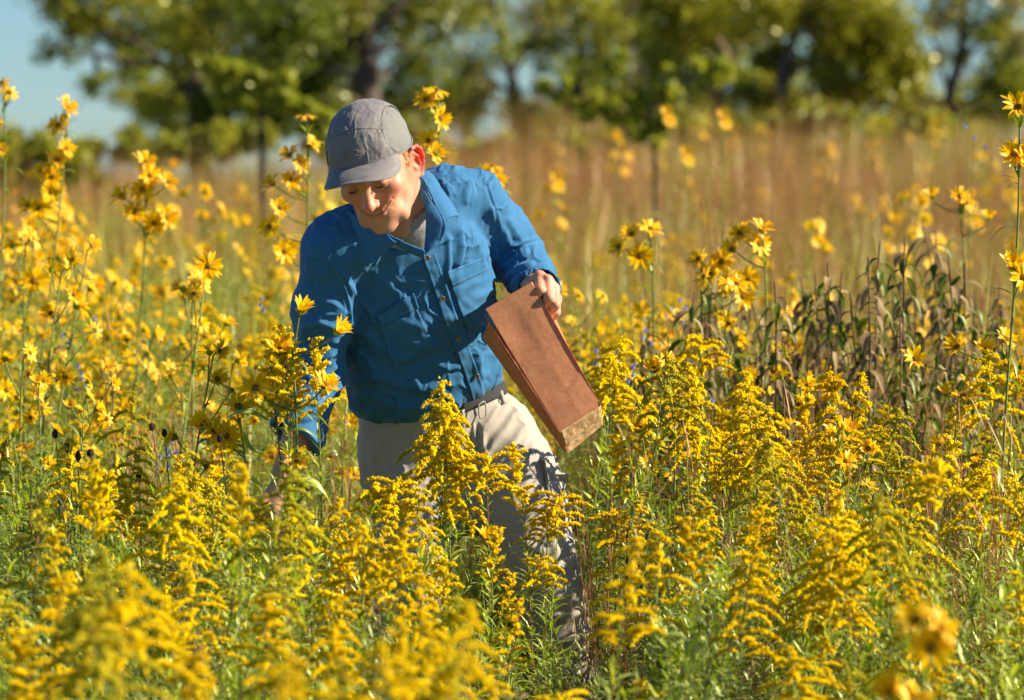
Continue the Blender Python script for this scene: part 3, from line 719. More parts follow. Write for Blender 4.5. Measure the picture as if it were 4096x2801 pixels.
def build_shirt(part):
    C = shirt_clay()
    V, F = C.mesh((-.55, -.60, .83), (.26, .22, 1.56), .0026)
    V = relax(V, F, 2, .5); N0 = vnormals(V, F); Q = topx(V); front = np.clip(-N0[:, 1] * 2.5 + .75, 0, 1)
    F2 = [([(a + fo[1] * .9, b + fo[1] * 1.0) for a, b in fo[0]], fo[1] * .5, -fo[2] * .45) for fo in SHIRT_FOLDS]
    d = (1.3 * fold_field(Q, SHIRT_FOLDS) + fold_field(Q, F2)) * front
    w = V * (13, 6, 9) + .8 * np.stack([fbm(V * 7, k, 2) for k in (1, 2, 3)], -1)
    r = 1 - np.abs(fbm(w, 41, 3)) * 1.6
    d += .0030 * fbm(V * (20, 14, 13) , 51, 3) + .0042 * (np.clip(r, 0, 1) ** 4 - .2)
    r2 = 1 - np.abs(fbm(V * (34, 20, 30), 45, 2)) * 1.8
    puck = np.zeros(len(V))
    for pl in ([(430, 262), (444, 302), (460, 345), (478, 400)], [(352, 290), (372, 318)], [(388, 300), (412, 300)], [(455, 262), (500, 262)], [(498, 240), (503, 300)], [(346, 416), (400, 424), (470, 408), (505, 385)], [(300, 440), (312, 446)], [(436, 184), (486, 180)]):
        pm = np.full(len(V), 1e9)
        for a, b in zip(pl[:-1], pl[1:]): pm = np.minimum(pm, seg_dist(Q, a, b)[0])
        puck = np.maximum(puck, np.exp(-(pm / 9) ** 2))
    d += .0022 * puck * (np.clip(r2, 0, 1) ** 2 - .3) * front
    d += fold_field(Q, SEAMS) * front
    V = V + N0 * d[:, None]
    shirt = part('shirt', make_mesh('shirt', V, F, [M_shirt]))
    # a lookup of the front surface so that the details lie on the cloth
    from mathutils.bvhtree import BVHTree
    bvh = BVHTree.FromPolygons(V.tolist(), F.tolist())
    def on(px, py, lift=.0):
        a = at(px, py, -3); dr = unit(at(px, py, 0) - a); h = bvh.ray_cast(Vector(a), Vector(dr))
        if h[0] is None: return None
        n = np.array(h[1]); n = n if n @ dr < 0 else -n
        return np.array(h[0]) - dr * lift
    def sheet(name, C4, nu, nv, lift, mt=M_shirt, edge=True, parent=shirt, thick=.002, lf=None):
        """a piece of cloth lying on the shirt; C4: function (u,v)->px,py"""
        P = np.zeros((nu, nv, 3)); last = None
        for i in range(nu):
            for j in range(nv):
                u, v = i / (nu - 1), j / (nv - 1); x, y = C4(u, v); q = on(x, y, (lift if lf is None else lf(u, v)))
                if q is None: q = last
                P[i, j] = q; last = q
        k = np.array((.25, .5, .25))
        for _ in range(2):
            P[1:-1] = .25 * P[:-2] + .5 * P[1:-1] + .25 * P[2:]; P[:, 1:-1] = .25 * P[:, :-2] + .5 * P[:, 1:-1] + .25 * P[:, 2:]
        uu, vv = np.meshgrid(np.linspace(0, 1, nu), np.linspace(0, 1, nv), indexing='ij')
        if edge:
            for D in (uu * nu, (1 - uu) * nu, vv * nv, (1 - vv) * nv):
                P[..., 1] += .0011 * np.exp(-((D - 2.6) / .7) ** 2)
        P[..., 1] += .0010 * fbm(P * 60, 77, 2)
        me = make_mesh(name, P.reshape(-1, 3), grid_faces(nu, nv), [mt]); o = obj(name, me, parent)
        s = o.modifiers.new('thick', 'SOLIDIFY'); s.thickness = thick; s.offset = 0
        return o
    bil = lambda a, b, c, d: (lambda u, v: tuple((np.array(a) * (1 - u) + np.array(b) * u) * (1 - v) + (np.array(d) * (1 - u) + np.array(c) * u) * v))
    # placket
    pc = catmull(np.array([(429, 256, 0), (439, 284, 0), (449, 314, 0), (461, 345, 0), (473, 378, 0), (481.5, 407, 0)]), 80)[:, :2]
    def plk(u, v):
        p = pc[min(79, int(v * 79))]; x = p[0] + (u - .5) * 13; return x, p[1] + (u - .5) * -4.0
    pk = sheet('placket', plk, 9, 90, .0035)
    # pockets with flaps
    sheet('pocket', bil((379, 324), (416, 306), (436, 349), (393.5, 368)), 26, 30, .0035)
    sheet('pocket_flap', bil((377, 316), (414, 293), (419, 308), (382, 327)), 24, 10, .0065)
    sheet('pocket', bil((450, 284), (489, 270), (500, 318), (468, 331)), 26, 30, .0035)
    sheet('pocket_flap', bil((447, 272), (484, 257), (489, 270), (452, 287)), 24, 10, .0065)
    # buttons
    def disc(p, n, r=.0055, h=.0016):
        n = unit(n); a = unit(np.cross(n, (0, 0, 1))); b = np.cross(n, a); k = np.linspace(0, 2 * math.pi, 16, endpoint=False)
        mb = MB(); rings = [(0, -.001), (r * .3, .2 * h), (r * .62, .3 * h), (r * .8, h), (r, .8 * h), (r, -h)]
        V = np.concatenate([p + n * z + rr * (np.cos(k)[:, None] * a + np.sin(k)[:, None] * b) for rr, z in rings]); mb.add(V, grid_faces(len(rings), 16, True))
        return mb
    for px, py in ((427.5, 258), (442.3, 298.5), (458.6, 339), (476.9, 376.3)):
        p = on(px, py, .007); 
        if p is None: continue
        o = obj('button', disc(p, (0.1, -1, -.1)).mesh('button', [M_button]), shirt)
    # undershirt: ring of jersey round the neck
    C2 = shirt_body(Clay()); C2.ops.append(('o', None, .014)); C2.u(capsule(hp(0, .028, -.045), NB + (0, .0, .01), .0620, .0670), .02); C2.u(capsule(NB, NB + (.0, .05, -.06), .066, .060), .02)
    C2.keep(lambda P, c=NB.astype(f32): np.linalg.norm(P - c, axis=-1) - .14, .002)
    a, b, c = at(394, 238, -.38), at(430, 205, -.33), at(418, 214, -.18)
    n = unit(np.cross(b - a, c - a)); n = n if n[2] > 0 else -n
    C2.keep(plane((a + b) / 2, n), .004); C2.cut(capsule(hp(0, .028, -.02), NB + (0, 0, .0), .0570, .0600), .003)
    V, F = C2.mesh(NB - (.2, .25, .19), NB + (.2, .2, .14), .0028)
    Nn = vnormals(V, F); dd = (V - (a + b) / 2) @ n
    V = V + Nn * (.0012 * fbm(V * 30, 8, 3) + .0016 * (dd > -.016) - .0012 * np.exp(-((dd + .017) / .0015) ** 2))[:, None]
    part('undershirt', make_mesh('undershirt', V, F, [M_tee]))
    # collar: stand and two points
    def strip(name, A, B, n, m, bend=.004, thick=.0028, curl=0.0, seed=1):
        """cloth between two 3d curves A and B"""
        A = catmull([at(*p) for p in A], n); B = catmull([at(*p) for p in B], n)
        t = np.linspace(0, 1, m)[None, :, None]; P = A[:, None] * (1 - t) + B[:, None] * t
        nn = unit(np.cross(np.gradient(P, axis=0), np.gradient(P, axis=1))); 
        nn[nn[..., 1] > 0] *= -1
        P = P + nn * (bend * np.sin(t * math.pi))
        P = P + nn * (.0014 * fbm(P * 45, seed, 3))[..., None]
        D = np.minimum(np.linspace(0, n, n)[:, None], np.linspace(n, 0, n)[:, None]); D = np.minimum(D, (np.linspace(m, 0, m))[None])
        P = P - nn * (.0012 * np.exp(-((D - 3.0) / .8) ** 2))[..., None]
        o = obj(name, make_mesh(name, P.reshape(-1, 3), grid_faces(n, m), [M_shirt]), shirt)
        s = o.modifiers.new('thick', 'SOLIDIFY'); s.thickness = thick; s.offset = 0
        return o
    # image-right point (standing up, turned out at the tip)
    strip('collar', [(411, 177, -.20), (415, 172, -.27), (425, 184, -.335), (434, 203, -.375), (441, 222, -.40)],
          [(424, 170, -.17), (434, 176, -.235), (442, 190, -.30), (451, 203, -.335), (459.4, 215.5, -.352)], 40, 24, .006, seed=3)
    strip('collar_stand', [(408, 179, -.215), (413, 178, -.275), (418, 192, -.335), (426, 212, -.385), (424, 256, -.41)],
          [(416, 171, -.25), (422, 178, -.31), (430, 196, -.362), (446, 224, -.405), (440, 243, -.405)], 50, 20, .004, seed=4)
    # image-left point lying on the chest
    strip('collar', [(347, 210, -.35), (366, 223, -.385), (387, 233.5, -.41)], [(371, 263.5, -.385), (381, 256, -.395), (396, 242.5, -.425)], 34, 26, .004, seed=5)
    strip('collar_stand', [(380, 228, -.40), (404, 242.5, -.425), (424.5, 250.5, -.422)], [(394, 243, -.412), (408, 252, -.41), (425, 259, -.408)], 30, 12, .003, seed=6)
    return shirt

# ---- trousers, belt
def build_trousers(part):
    C = Clay()
    L1 = (1, .2, .28)
    C.u(loft([(at(430, 385, .012), .150, .118, L1), (at(434, 430, .03), .160, .120, L1), (at(440, 462, .05), .168, .122, (1, .15, .15)), (at(446, 485, .05), .160, .115, (1, .1, 0))], L1), 0)
    C.u(loft([(at(492, 440, .05), .098, .105), (at(510, 480, .03), .105, .110), (at(526, 527, .01), .090, .098), (at(541, 573, -.02), .080, .088), (at(560, 640, -.01), .071, .078), (at(574, 720, .03), .066, .072), (at(586, 800, .05), .064, .070), (at(592, 868, .06), .066, .075)], (1, .1, 0)), .035)
    C.u(loft([(at(402, 440, .04), .078, .10), (at(410, 490, .02), .080, .105), (at(413, 540, .0), .080, .098), (at(415, 600, -.03), .076, .086), (at(418, 690, .0), .070, .076), (at(420, 790, .03), .066, .07), (at(421, 868, .04), .068, .075)], (1, .1, 0)), .035)
    V, F = C.mesh((-.42, -.25, .02), (.30, .30, 1.12), .0034)
    V = relax(V, F, 2, .5); N0 = vnormals(V, F); Q = topx(V); front = np.clip(-N0[:, 1] * 2.5 + .8, 0, 1)
    folds = [([(512, 398), (500, 415), (486, 432), (478, 452)], 4, .006, .3), ([(520, 405), (508, 425), (492, 446), (482, 470)], 4, .007, .3), ([(528, 418), (516, 440), (500, 462), (488, 485)], 4, .006), ([(536, 440), (524, 460), (510, 478)], 4, .005),
             ([(500, 402), (490, 418), (481, 430)], 3, .005), ([(480, 420), (484, 450), (486, 480)], 3, .004), ([(470, 430), (472, 455), (478, 490)], 3, -.004), ([(366, 425), (372, 450), (376, 480)], 4, .004), ([(380, 470), (400, 476), (430, 474)], 6, .005),
             ([(378, 488), (398, 492), (420, 486)], 5, .005), ([(548, 500), (552, 530), (556, 560)], 4, .006), ([(556, 520), (562, 550), (570, 580)], 4, -.006), ([(540, 590), (560, 596), (580, 588)], 4, .006), ([(545, 612), (565, 618), (588, 606)], 4, .006),
             ([(552, 640), (572, 640), (594, 630)], 4, .006), ([(520, 540), (540, 552), (566, 548)], 5, .005), ([(386, 424), (382, 445), (374, 470)], 1.2, -.003, 0, 1), ([(478, 425), (480, 455), (487, 478), (496, 500)], 1.3, -.004, 0, 1), ([(474, 425), (476, 455), (483, 480)], 1.0, .003, 0, 1)]
    d = fold_field(Q, folds) * front
    w = V * (16, 9, 9) + .7 * np.stack([fbm(V * 6, k, 2) for k in (11, 12, 13)], -1)
    r = 1 - np.abs(fbm(w, 21, 3)) * 1.6
    d += .0034 * (np.clip(r, 0, 1) ** 3 - .25) + .003 * fbm(V * 14, 22, 3)
    low = np.clip((.55 - V[:, 2]) / .3, 0, 1); d += low * .006 * np.clip(np.sin(V[:, 2] * 95 + 3 * fbm(V * 8, 5, 2)), -.3, 1)
    V = V + N0 * d[:, None]
    t = part('trousers', make_mesh('trousers', V, F, [M_pants]))
    from mathutils.bvhtree import BVHTree
    bvh = BVHTree.FromPolygons(V.tolist(), F.tolist())
    def on(px, py, lift=.0):
        a = at(px, py, -3); dr = unit(at(px, py, 0) - a); h = bvh.ray_cast(Vector(a), Vector(dr))
        return None if h[0] is None else np.array(h[0]) - dr * lift
    # belt: a band over the waist, below the shirt's edge
    a, b = at(440, 418, -.1), at(510, 383, -.1); dr = unit(b - a); n = unit(np.cross(dr, np.array((0, 1, -.15)))); n = n if n[2] > 0 else -n
    B = Clay(); B.u(loft([(at(430, 385, .012), .158, .126, L1), (at(434, 430, .03), .168, .128, L1), (at(440, 462, .05), .176, .130, L1)], L1), 0)
    B.keep(plane(a + n * .020, n), .002); B.keep(plane(a - n * .012, -n), .002); B.keep(plane(at(463, 400, 0), (-1, 0, 0)), .002)
    V2, F2 = B.mesh((-.42, -.25, .8), (.30, .30, 1.12), .003)
    part('belt', make_mesh('belt', V2, F2, [M_dark]))
    mb = MB()
    ring = [on(x, y, .016) for x, y in ((478.5, 405), (484.5, 402), (486, 415), (480, 418), (478.5, 405))]
    v, f = tube(catmull(ring, 24), .0016, 6); mb.add(v, f); part('belt_buckle', mb.mesh('buckle', [M_metal]))
    # belt loops
    for (x0, y0), (x1, y1) in (((500, 391), (504, 404)), ((462, 410), (463, 428))):
        p, q = on(x0, y0, .008), on(x1, y1, .006)
        if p is None or q is None: continue
        mb = MB(); s = np.array((.005, 0, .002)); P = catmull([p, (p + q) / 2 + (0, -.003, 0), q], 8)
        mb.add(np.concatenate([P - s, P + s]), np.array([(i, i + 1, 9 + i, 8 + i) for i in range(7)])); o = obj('belt_loop', mb.mesh('belt_loop', [M_pants]), t)
        o.modifiers.new('thick', 'SOLIDIFY').thickness = .002
    # cargo pocket with its flap sticking out at the side of the thigh
    def quadpatch(name, pts, nu=16, nv=12, bulge=.0, sd=1):
        a, b, c, d = [at(*p) for p in pts]; u, v = np.meshgrid(np.linspace(0, 1, nu), np.linspace(0, 1, nv), indexing='ij'); u = u[..., None]; v = v[..., None]
        P = (a * (1 - u) + b * u) * (1 - v) + (d * (1 - u) + c * u) * v; nn = unit(np.cross(b - a, d - a)); nn = nn if nn[1] < 0 else -nn
        P = P + nn * (bulge * np.sin(u * math.pi) * np.sin(v * math.pi)) + nn * (.002 * fbm(P * 30, sd, 3))[..., None]
        o = obj(name, make_mesh(name, P.reshape(-1, 3), grid_faces(nu, nv), [M_pants]), t); s = o.modifiers.new('thick', 'SOLIDIFY'); s.thickness = .003; return o
    quadpatch('cargo_pocket', [(545, 466, -.06), (566, 478, .03), (575, 545, .03), (556, 540, -.06)], bulge=.012)
    quadpatch('pocket_flap', [(544, 458, -.06), (556, 455, .02), (563, 476, .03), (549, 481, -.065)], bulge=.006, sd=4)
    quadpatch('pocket_flap', [(549, 476, -.05), (569, 474, .0), (566, 483, .03), (553, 486, -.02)], bulge=-.004, sd=7)
    return t
PERSON = build_person()
# ------------------------------------------------------------------ the paper bag in his hand
def paper_b(N, nt):
    tc = N('TexCoord'); P = tc.outputs['Object']
    n1 = noise(N, 42, 5, P, .65); n2 = noise(N, 210, 4, P, .6)
    c = ramp(N, math_(N, 'ADD', math_(N, 'MULTIPLY', n1, .45), math_(N, 'MULTIPLY', n2, .55)), [(.36, (.50, .235, .105)), (.5, (.62, .31, .145)), (.66, (.70, .38, .185))])
    d = N('BsdfDiffuse'); N.l(c, d.inputs[0]); t = N('BsdfTranslucent'); N.l(mixc(N, .75, c, (.95, .26, .06)), t.inputs[0])
    b = N('Bump'); b.inputs['Strength'].default_value = .35; b.inputs['Distance'].default_value = .002; N.l(n1, b.inputs['Height']); N.l(b.outputs[0], d.inputs['Normal'])
    m = N('MixShader'); m.inputs[0].default_value = .42; N.l(d.outputs[0], m.inputs[1]); N.l(t.outputs[0], m.inputs[2])
    g = N('BsdfGlossy'); g.inputs['Roughness'].default_value = .45; m2 = N('MixShader'); m2.inputs[0].default_value = .03
    N.l(m.outputs[0], m2.inputs[1]); N.l(g.outputs[0], m2.inputs[2]); return m2.outputs[0]
M_paper = mat('kraft_paper', paper_b)
def paper_c(N, nt):
    n = noise(N, 70, 5, N('TexCoord').outputs['Object'], .65)
    return principled(N, ramp(N, n, [(.35, (.48, .28, .13)), (.65, (.74, .50, .27))]), .7, .2, n, .5, .003)
M_paper_lit = mat('lit_crumpled_paper', paper_c)  # the bag's kraft paper lightened for its bottom: sunlight put into the colour
def sm_(x, a, w):
    t = np.clip((x - a) / w, 0, 1); return t * t * (3 - 2 * t)
def build_bag():
    yf, yb = -.325, -.258
    FTL, FTL2, FTR = at(485, 309, yf + .002), at(483.6, 313.5, yf + .004), at(532, 281.5, yf + .022)
    FBR, FBL = at(601, 405.5, yf - .030), at(559.5, 432, yf - .052)
    BTL, BTR, BBR, BBL = at(482.6, 338, yb - .01), at(541, 285, yb + .005), at(602.8, 425, yb - .03), at(567, 455, yb - .05)
    base = (FBL + FBR + BBL + BBR) / 4
    root = empty('paper_bag', base); tag(root, "brown paper bag slanting down from the man's left hand", 'paper bag')
    def patch(name, a, b, c, d, nu, nv, amp=.0008, seed=0, shape=None, mt=None):
        u, v = np.meshgrid(np.linspace(0, 1, nu), np.linspace(0, 1, nv), indexing='ij'); U = u[..., None]; W = v[..., None]
        P = (a * (1 - U) + b * U) * (1 - W) + (d * (1 - U) + c * U) * W
        nn = unit(np.cross(b - a, d - a)); nn = nn if nn[1] < 0 else -nn
        Q = P * 26; w = np.abs(vnoise(Q + .6 * vnoise(Q * 1.7, seed)[..., None], seed + 3)); edge = np.minimum(np.minimum(u, 1 - u), np.minimum(v, 1 - v)); e = np.clip(edge * 12, 0, 1)
        P = P + nn * (amp * ((.5 - w) + .5 * fbm(P * 60, seed, 2)) * e)[..., None]
        if shape is not None: P = P + nn * (shape(u, v))[..., None]
        o = obj(name, make_mesh(name, P.reshape(-1, 3) - base, grid_faces(nu, nv), [mt or M_paper]), root)
        s = o.modifiers.new('thick', 'SOLIDIFY'); s.thickness = .0004; s.offset = 0
        return o
    # front: a long centre crease and the folded-over foot
    def fs(u, v):
        cr = -.0016 * np.abs(u - .56) * 2 * np.clip(v * 3, 0, 1)
        foot = .0012 * (sm_(v, .78 - .10 * np.abs(u - .5) * 2, .05) - sm_(v, .955, .03)); dent = -.0035 * np.exp(-((u - .35) / .3) ** 2 - ((v - .25) / .2) ** 2)
        return cr + foot + dent - .002 * np.sin(v * math.pi)
    patch('front_panel', FTL, FTR, FBR, FBL, 46, 100, .0003, 1, fs)
    patch('back_panel', BTL, BTR, BBR, BBL, 30, 60, .0009, 5)
    # gussets: front crease - inner fold - back edge
    ML_t, ML_b = (FTL2 + BTL) / 2 + (.010, .0, .004), (FBL + BBL) / 2 + (.004, 0, 0)
    patch('gusset', FTL2, ML_t, ML_b, FBL, 10, 70, .0012, 8, lambda u, v: -.002 * np.sin(u * math.pi)); patch('gusset', ML_t, BTL, BBL, ML_b, 10, 70, .0016, 9)
    MR_t, MR_b = (FTR + BTR) / 2 - (.012, 0, 0), (FBR + BBR) / 2 - (.002, 0, 0)
    patch('gusset', FTR, MR_t, MR_b, FBR, 8, 60, .001, 12); patch('gusset', MR_t, BTR, BBR, MR_b, 8, 60, .001, 13)
    patch('bottom_panel', FBL, FBR, BBR, BBL, 40, 26, .0016, 15, lambda u, v: .0014 * fbm(np.stack((u * 5, v * 4, u * 0), -1), 3, 3) * np.clip(np.minimum(v, 1 - v) * 6, 0, 1), M_paper_lit)
    a, b = FBL * .97 + FBR * .03, FBR * .97 + FBL * .03; k = np.array((0, -.0022, 0))
    patch('bottom_flap', a + k + (BBL - FBL) * .03, b + k + (BBR - FBR) * .03, b + (BBR - FBR) * .55 + k * 1.4, a + (BBL - FBL) * .62 + k * 1.4, 36, 12, .0012, 19, None, M_paper_lit)
    return root
BAG = build_bag()
# ------------------------------------------------------------------ light
SUN = unit(np.array((.84, -.06, .51)))
def build_light():
    w = bpy.data.worlds.new('World'); scene.world = w; w.use_nodes = True; nt = w.node_tree
    bg = nt.nodes['Background']; sk = nt.nodes.new('ShaderNodeTexSky'); sk.sky_type = 'NISHITA'; sk.sun_disc = False
    sk.sun_elevation = math.asin(SUN[2]); sk.sun_rotation = math.atan2(SUN[0], SUN[1]); sk.air_density = 1.0; sk.dust_density = .0; sk.ozone_density = 3.0; sk.altitude = 300
    mx = nt.nodes.new('ShaderNodeMix'); mx.data_type = 'RGBA'; mx.blend_type = 'MULTIPLY'; mx.inputs[0].default_value = 1; mx.inputs[7].default_value = (.50, .73, 1.0, 1)
    nt.links.new(sk.outputs[0], mx.inputs[6]); nt.links.new(mx.outputs[2], bg.inputs[0]); bg.inputs[1].default_value = .052
    l = bpy.data.lights.new('sun', 'SUN'); l.energy = 5.0; l.angle = R(.55); l.color = (1, .875, .67)
    o = bpy.data.objects.new('sun', l); COL.objects.link(o); o.rotation_euler = Vector(SUN).to_track_quat('Z', 'Y').to_euler(); o.location = SUN * 30
build_light()
vs = scene.view_settings; vs.view_transform = 'Standard'; vs.look = 'None'; vs.exposure = 1.25; vs.gamma = 1
scene.render.engine = 'CYCLES'; scene.cycles.max_bounces = 6; scene.cycles.transparent_max_bounces = 6; scene.cycles.transmission_bounces = 4
scene.cycles.diffuse_bounces = 5; scene.cycles.glossy_bounces = 2; scene.cycles.use_denoising = True; scene.cycles.use_adaptive_sampling = True; scene.cycles.adaptive_threshold = .02
# ------------------------------------------------------------------ plant materials
M_leaf = leafy('goldenrod_leaf', (.22, .31, .012), (.48, .57, .030), .42, .38, .9)
M_leafd = leafy('dark_leaf', (.05, .075, .012), (.14, .19, .022), .35, .55, .3)
M_leafs = leafy('sunflower_leaf', (.18, .26, .014), (.40, .48, .032), .45, .40, .8)
M_stem = leafy('green_stem', (.13, .19, .035), (.26, .30, .07), .15, .5, .5)
M_redstem = leafy('red_stem', (.16, .06, .03), (.30, .15, .06), .15, .5, .4)
M_gold = leafy('goldenrod_floret', (.85, .61, .002), (.98, .81, .005), .50, .6, .25, 60, tc=(1, .75, .05), spread=(.1, .8))
M_budgold = leafy('goldenrod_in_bud', (.42, .40, .02), (.72, .60, .03), .40, .6, .2, 60, spread=(.1, .8))
M_ray = leafy('ray_petal', (.92, .47, .0006), (.98, .63, .001), .50, .45, .35, 40, tc=(1, .72, .03), spread=(.1, .8))
M_disc = mat('flower_disc', lambda N, nt: principled(N, ramp(N, noise(N, 600, 2, N('NewGeometry').outputs['Position']), [(.35, (.16, .065, .008)), (.65, (.50, .26, .015))]), .8, .2, noise(N, 900, 2), 1, .001))
M_seed = mat('seed_head', lambda N, nt: principled(N, (.07, .045, .032), .8, .2, noise(N, 500, 2), 1, .002))
M_drystem = leafy('dry_stem', (.10, .055, .035), (.24, .14, .08), .1, .6, .3)
M_dry = leafy('withered_leaf', (.15, .10, .045), (.36, .26, .13), .35, .7, .15, 9)
M_grass = leafy('prairie_grass', (.25, .135, .040), (.52, .33, .095), .40, .5, .6, .35, spread=(.3, .8))
M_grassg = leafy('green_grass', (.17, .235, .018), (.42, .45, .050), .42, .45, .7, .4)
M_rust = leafy('rust_grass', (.24, .095, .035), (.50, .25, .10), .3, .55, .4, 3)
M_blue = leafy('blue_petal', (.16, .20, .62), (.30, .36, .85), .4, .6, .2)
M_bark = mat('bark', lambda N, nt: principled(N, ramp(N, noise(N, 6, 4, N('NewGeometry').outputs['Position']), [(.3, (.045, .032, .026)), (.7, (.13, .10, .085))]), .9, .2, noise(N, 14, 4), .8, .03))
M_tree = [leafy('crown_olive', (.17, .19, .014), (.46, .45, .035), .40, .5, .5, .55), leafy('crown_yellow', (.21, .215, .011), (.50, .47, .028), .42, .5, .5, .5),
          leafy('crown_dark', (.14, .18, .018), (.34, .38, .036), .35, .5, .4, .6), leafy('crown_grey', (.16, .15, .04), (.38, .34, .08), .35, .5, .4, .6)]
M_sap = leafy('sapling_leaf', (.24, .30, .02), (.50, .52, .045), .50, .45, .7, 1.5)
M_ground = mat('soil', lambda N, nt: principled(N, ramp(N, noise(N, 3, 5, N('NewGeometry').outputs['Position']), [(.3, (.10, .085, .030)), (.7, (.24, .20, .075))]), .95, .1, noise(N, 30, 3), .6, .02))

# ------------------------------------------------------------------ plant pieces
def leaf_geo(p, d, L, w, droop=.3, n=4, fold=.25, twist=0.0, tipw=.05, wide=.4):
    """one leaf: arching, folded along the midrib"""
    p = np.asarray(p, float); d = unit(d); t = np.linspace(0, 1, n + 1)
    dirs = d[None] + np.array((0, 0, -1.0))[None] * (droop * 2 * t ** 1.3)[:, None]; dirs = unit(dirs)
    P = p + np.concatenate((np.zeros((1, 3)), np.cumsum(.5 * (dirs[1:] + dirs[:-1]) * L / n, 0)))
    s = np.cross(dirs, (0, 0, 1.0)); s = unit(s + 1e-6); u = np.cross(s, dirs)
    if twist: c, q = math.cos(twist), math.sin(twist); s, u = s * c + u * q, u * c - s * q
    prof = np.where(t < wide, np.sin(t / wide * math.pi / 2) ** .7, np.cos((t - wide) / (1 - wide) * math.pi / 2) ** .8); prof[0] = .18; prof = np.maximum(prof, tipw)
    W = (w / 2 * prof)[:, None]
    V = np.stack((P + s * W + u * W * fold, P, P - s * W + u * W * fold), 1).reshape(-1, 3)
    return V, grid_faces(n + 1, 3)
OCT = np.array([(1, 0, 0), (-1, 0, 0), (0, 1, 0), (0, -1, 0), (0, 0, 1), (0, 0, -1)], float)
OCTF = np.array([(0, 2, 4), (2, 1, 4), (1, 3, 4), (3, 0, 4), (2, 0, 5), (1, 2, 5), (3, 1, 5), (0, 3, 5)])
def blobs(mb, P, r, m, rg, stretch=1.5):
    """many tiny faceted florets at P"""
    n = len(P)
    if not n: return
    a = rg.normal(size=(n, 3)); a = unit(a); b = unit(np.cross(a, rg.normal(size=(n, 3)))); c = np.cross(a, b)
    r = np.broadcast_to(r, (n,))[:, None, None] * rg.uniform(.7, 1.3, (n, 1, 1))
    M = np.stack((a, b, c * stretch), 1)
    V = P[:, None] + r * (OCT[None] @ M); F = (OCTF[None] + np.arange(n)[:, None, None] * 6).reshape(-1, 3)
    mb.add(V.reshape(-1, 3), F, m)
def stem_curve(rg, h, lean=.08, n=12, az=None):
    az = rg.uniform(0, 6.28) if az is None else az; t = np.linspace(0, 1, n); k = lean * h * rg.uniform(.4, 1.4)
    x = np.cos(az) * k * t ** 2 + .010 * np.sin(t * 7 + rg.uniform(0, 6)) * t; y = np.sin(az) * k * t ** 2 + .010 * np.sin(t * 6 + rg.uniform(0, 6)) * t
    return np.stack((x, y, h * t), 1)
def along(P, t):
    k = t * (len(P) - 1); i = np.minimum(k.astype(int), len(P) - 2); f = (k - i)[:, None]; return P[i] * (1 - f) + P[i + 1] * f
def leaves_on(mb, P, t0, t1, n, L, w, rg, m=0, up=.7, droop=.35, az0=0., step=2.4, seg=3, small=.5):
    T, S, U = frames(P)
    for k in range(n):
        t = t0 + (t1 - t0) * k / max(1, n - 1); p = along(P, np.array([t]))[0]; a = az0 + k * step + rg.uniform(-.4, .4)
        i = min(int(t * (len(P) - 1)), len(P) - 1); d = np.cos(a) * S[i] + np.sin(a) * U[i] + up * T[i] * rg.uniform(.6, 1.3)
        sc = (1 - (1 - small) * (k / n)) * rg.uniform(.75, 1.2)
        V, F = leaf_geo(p, d, L * sc, w * sc, droop * rg.uniform(.4, 1.6), seg, .3, rg.uniform(-.4, .4)); mb.add(V, F, m)

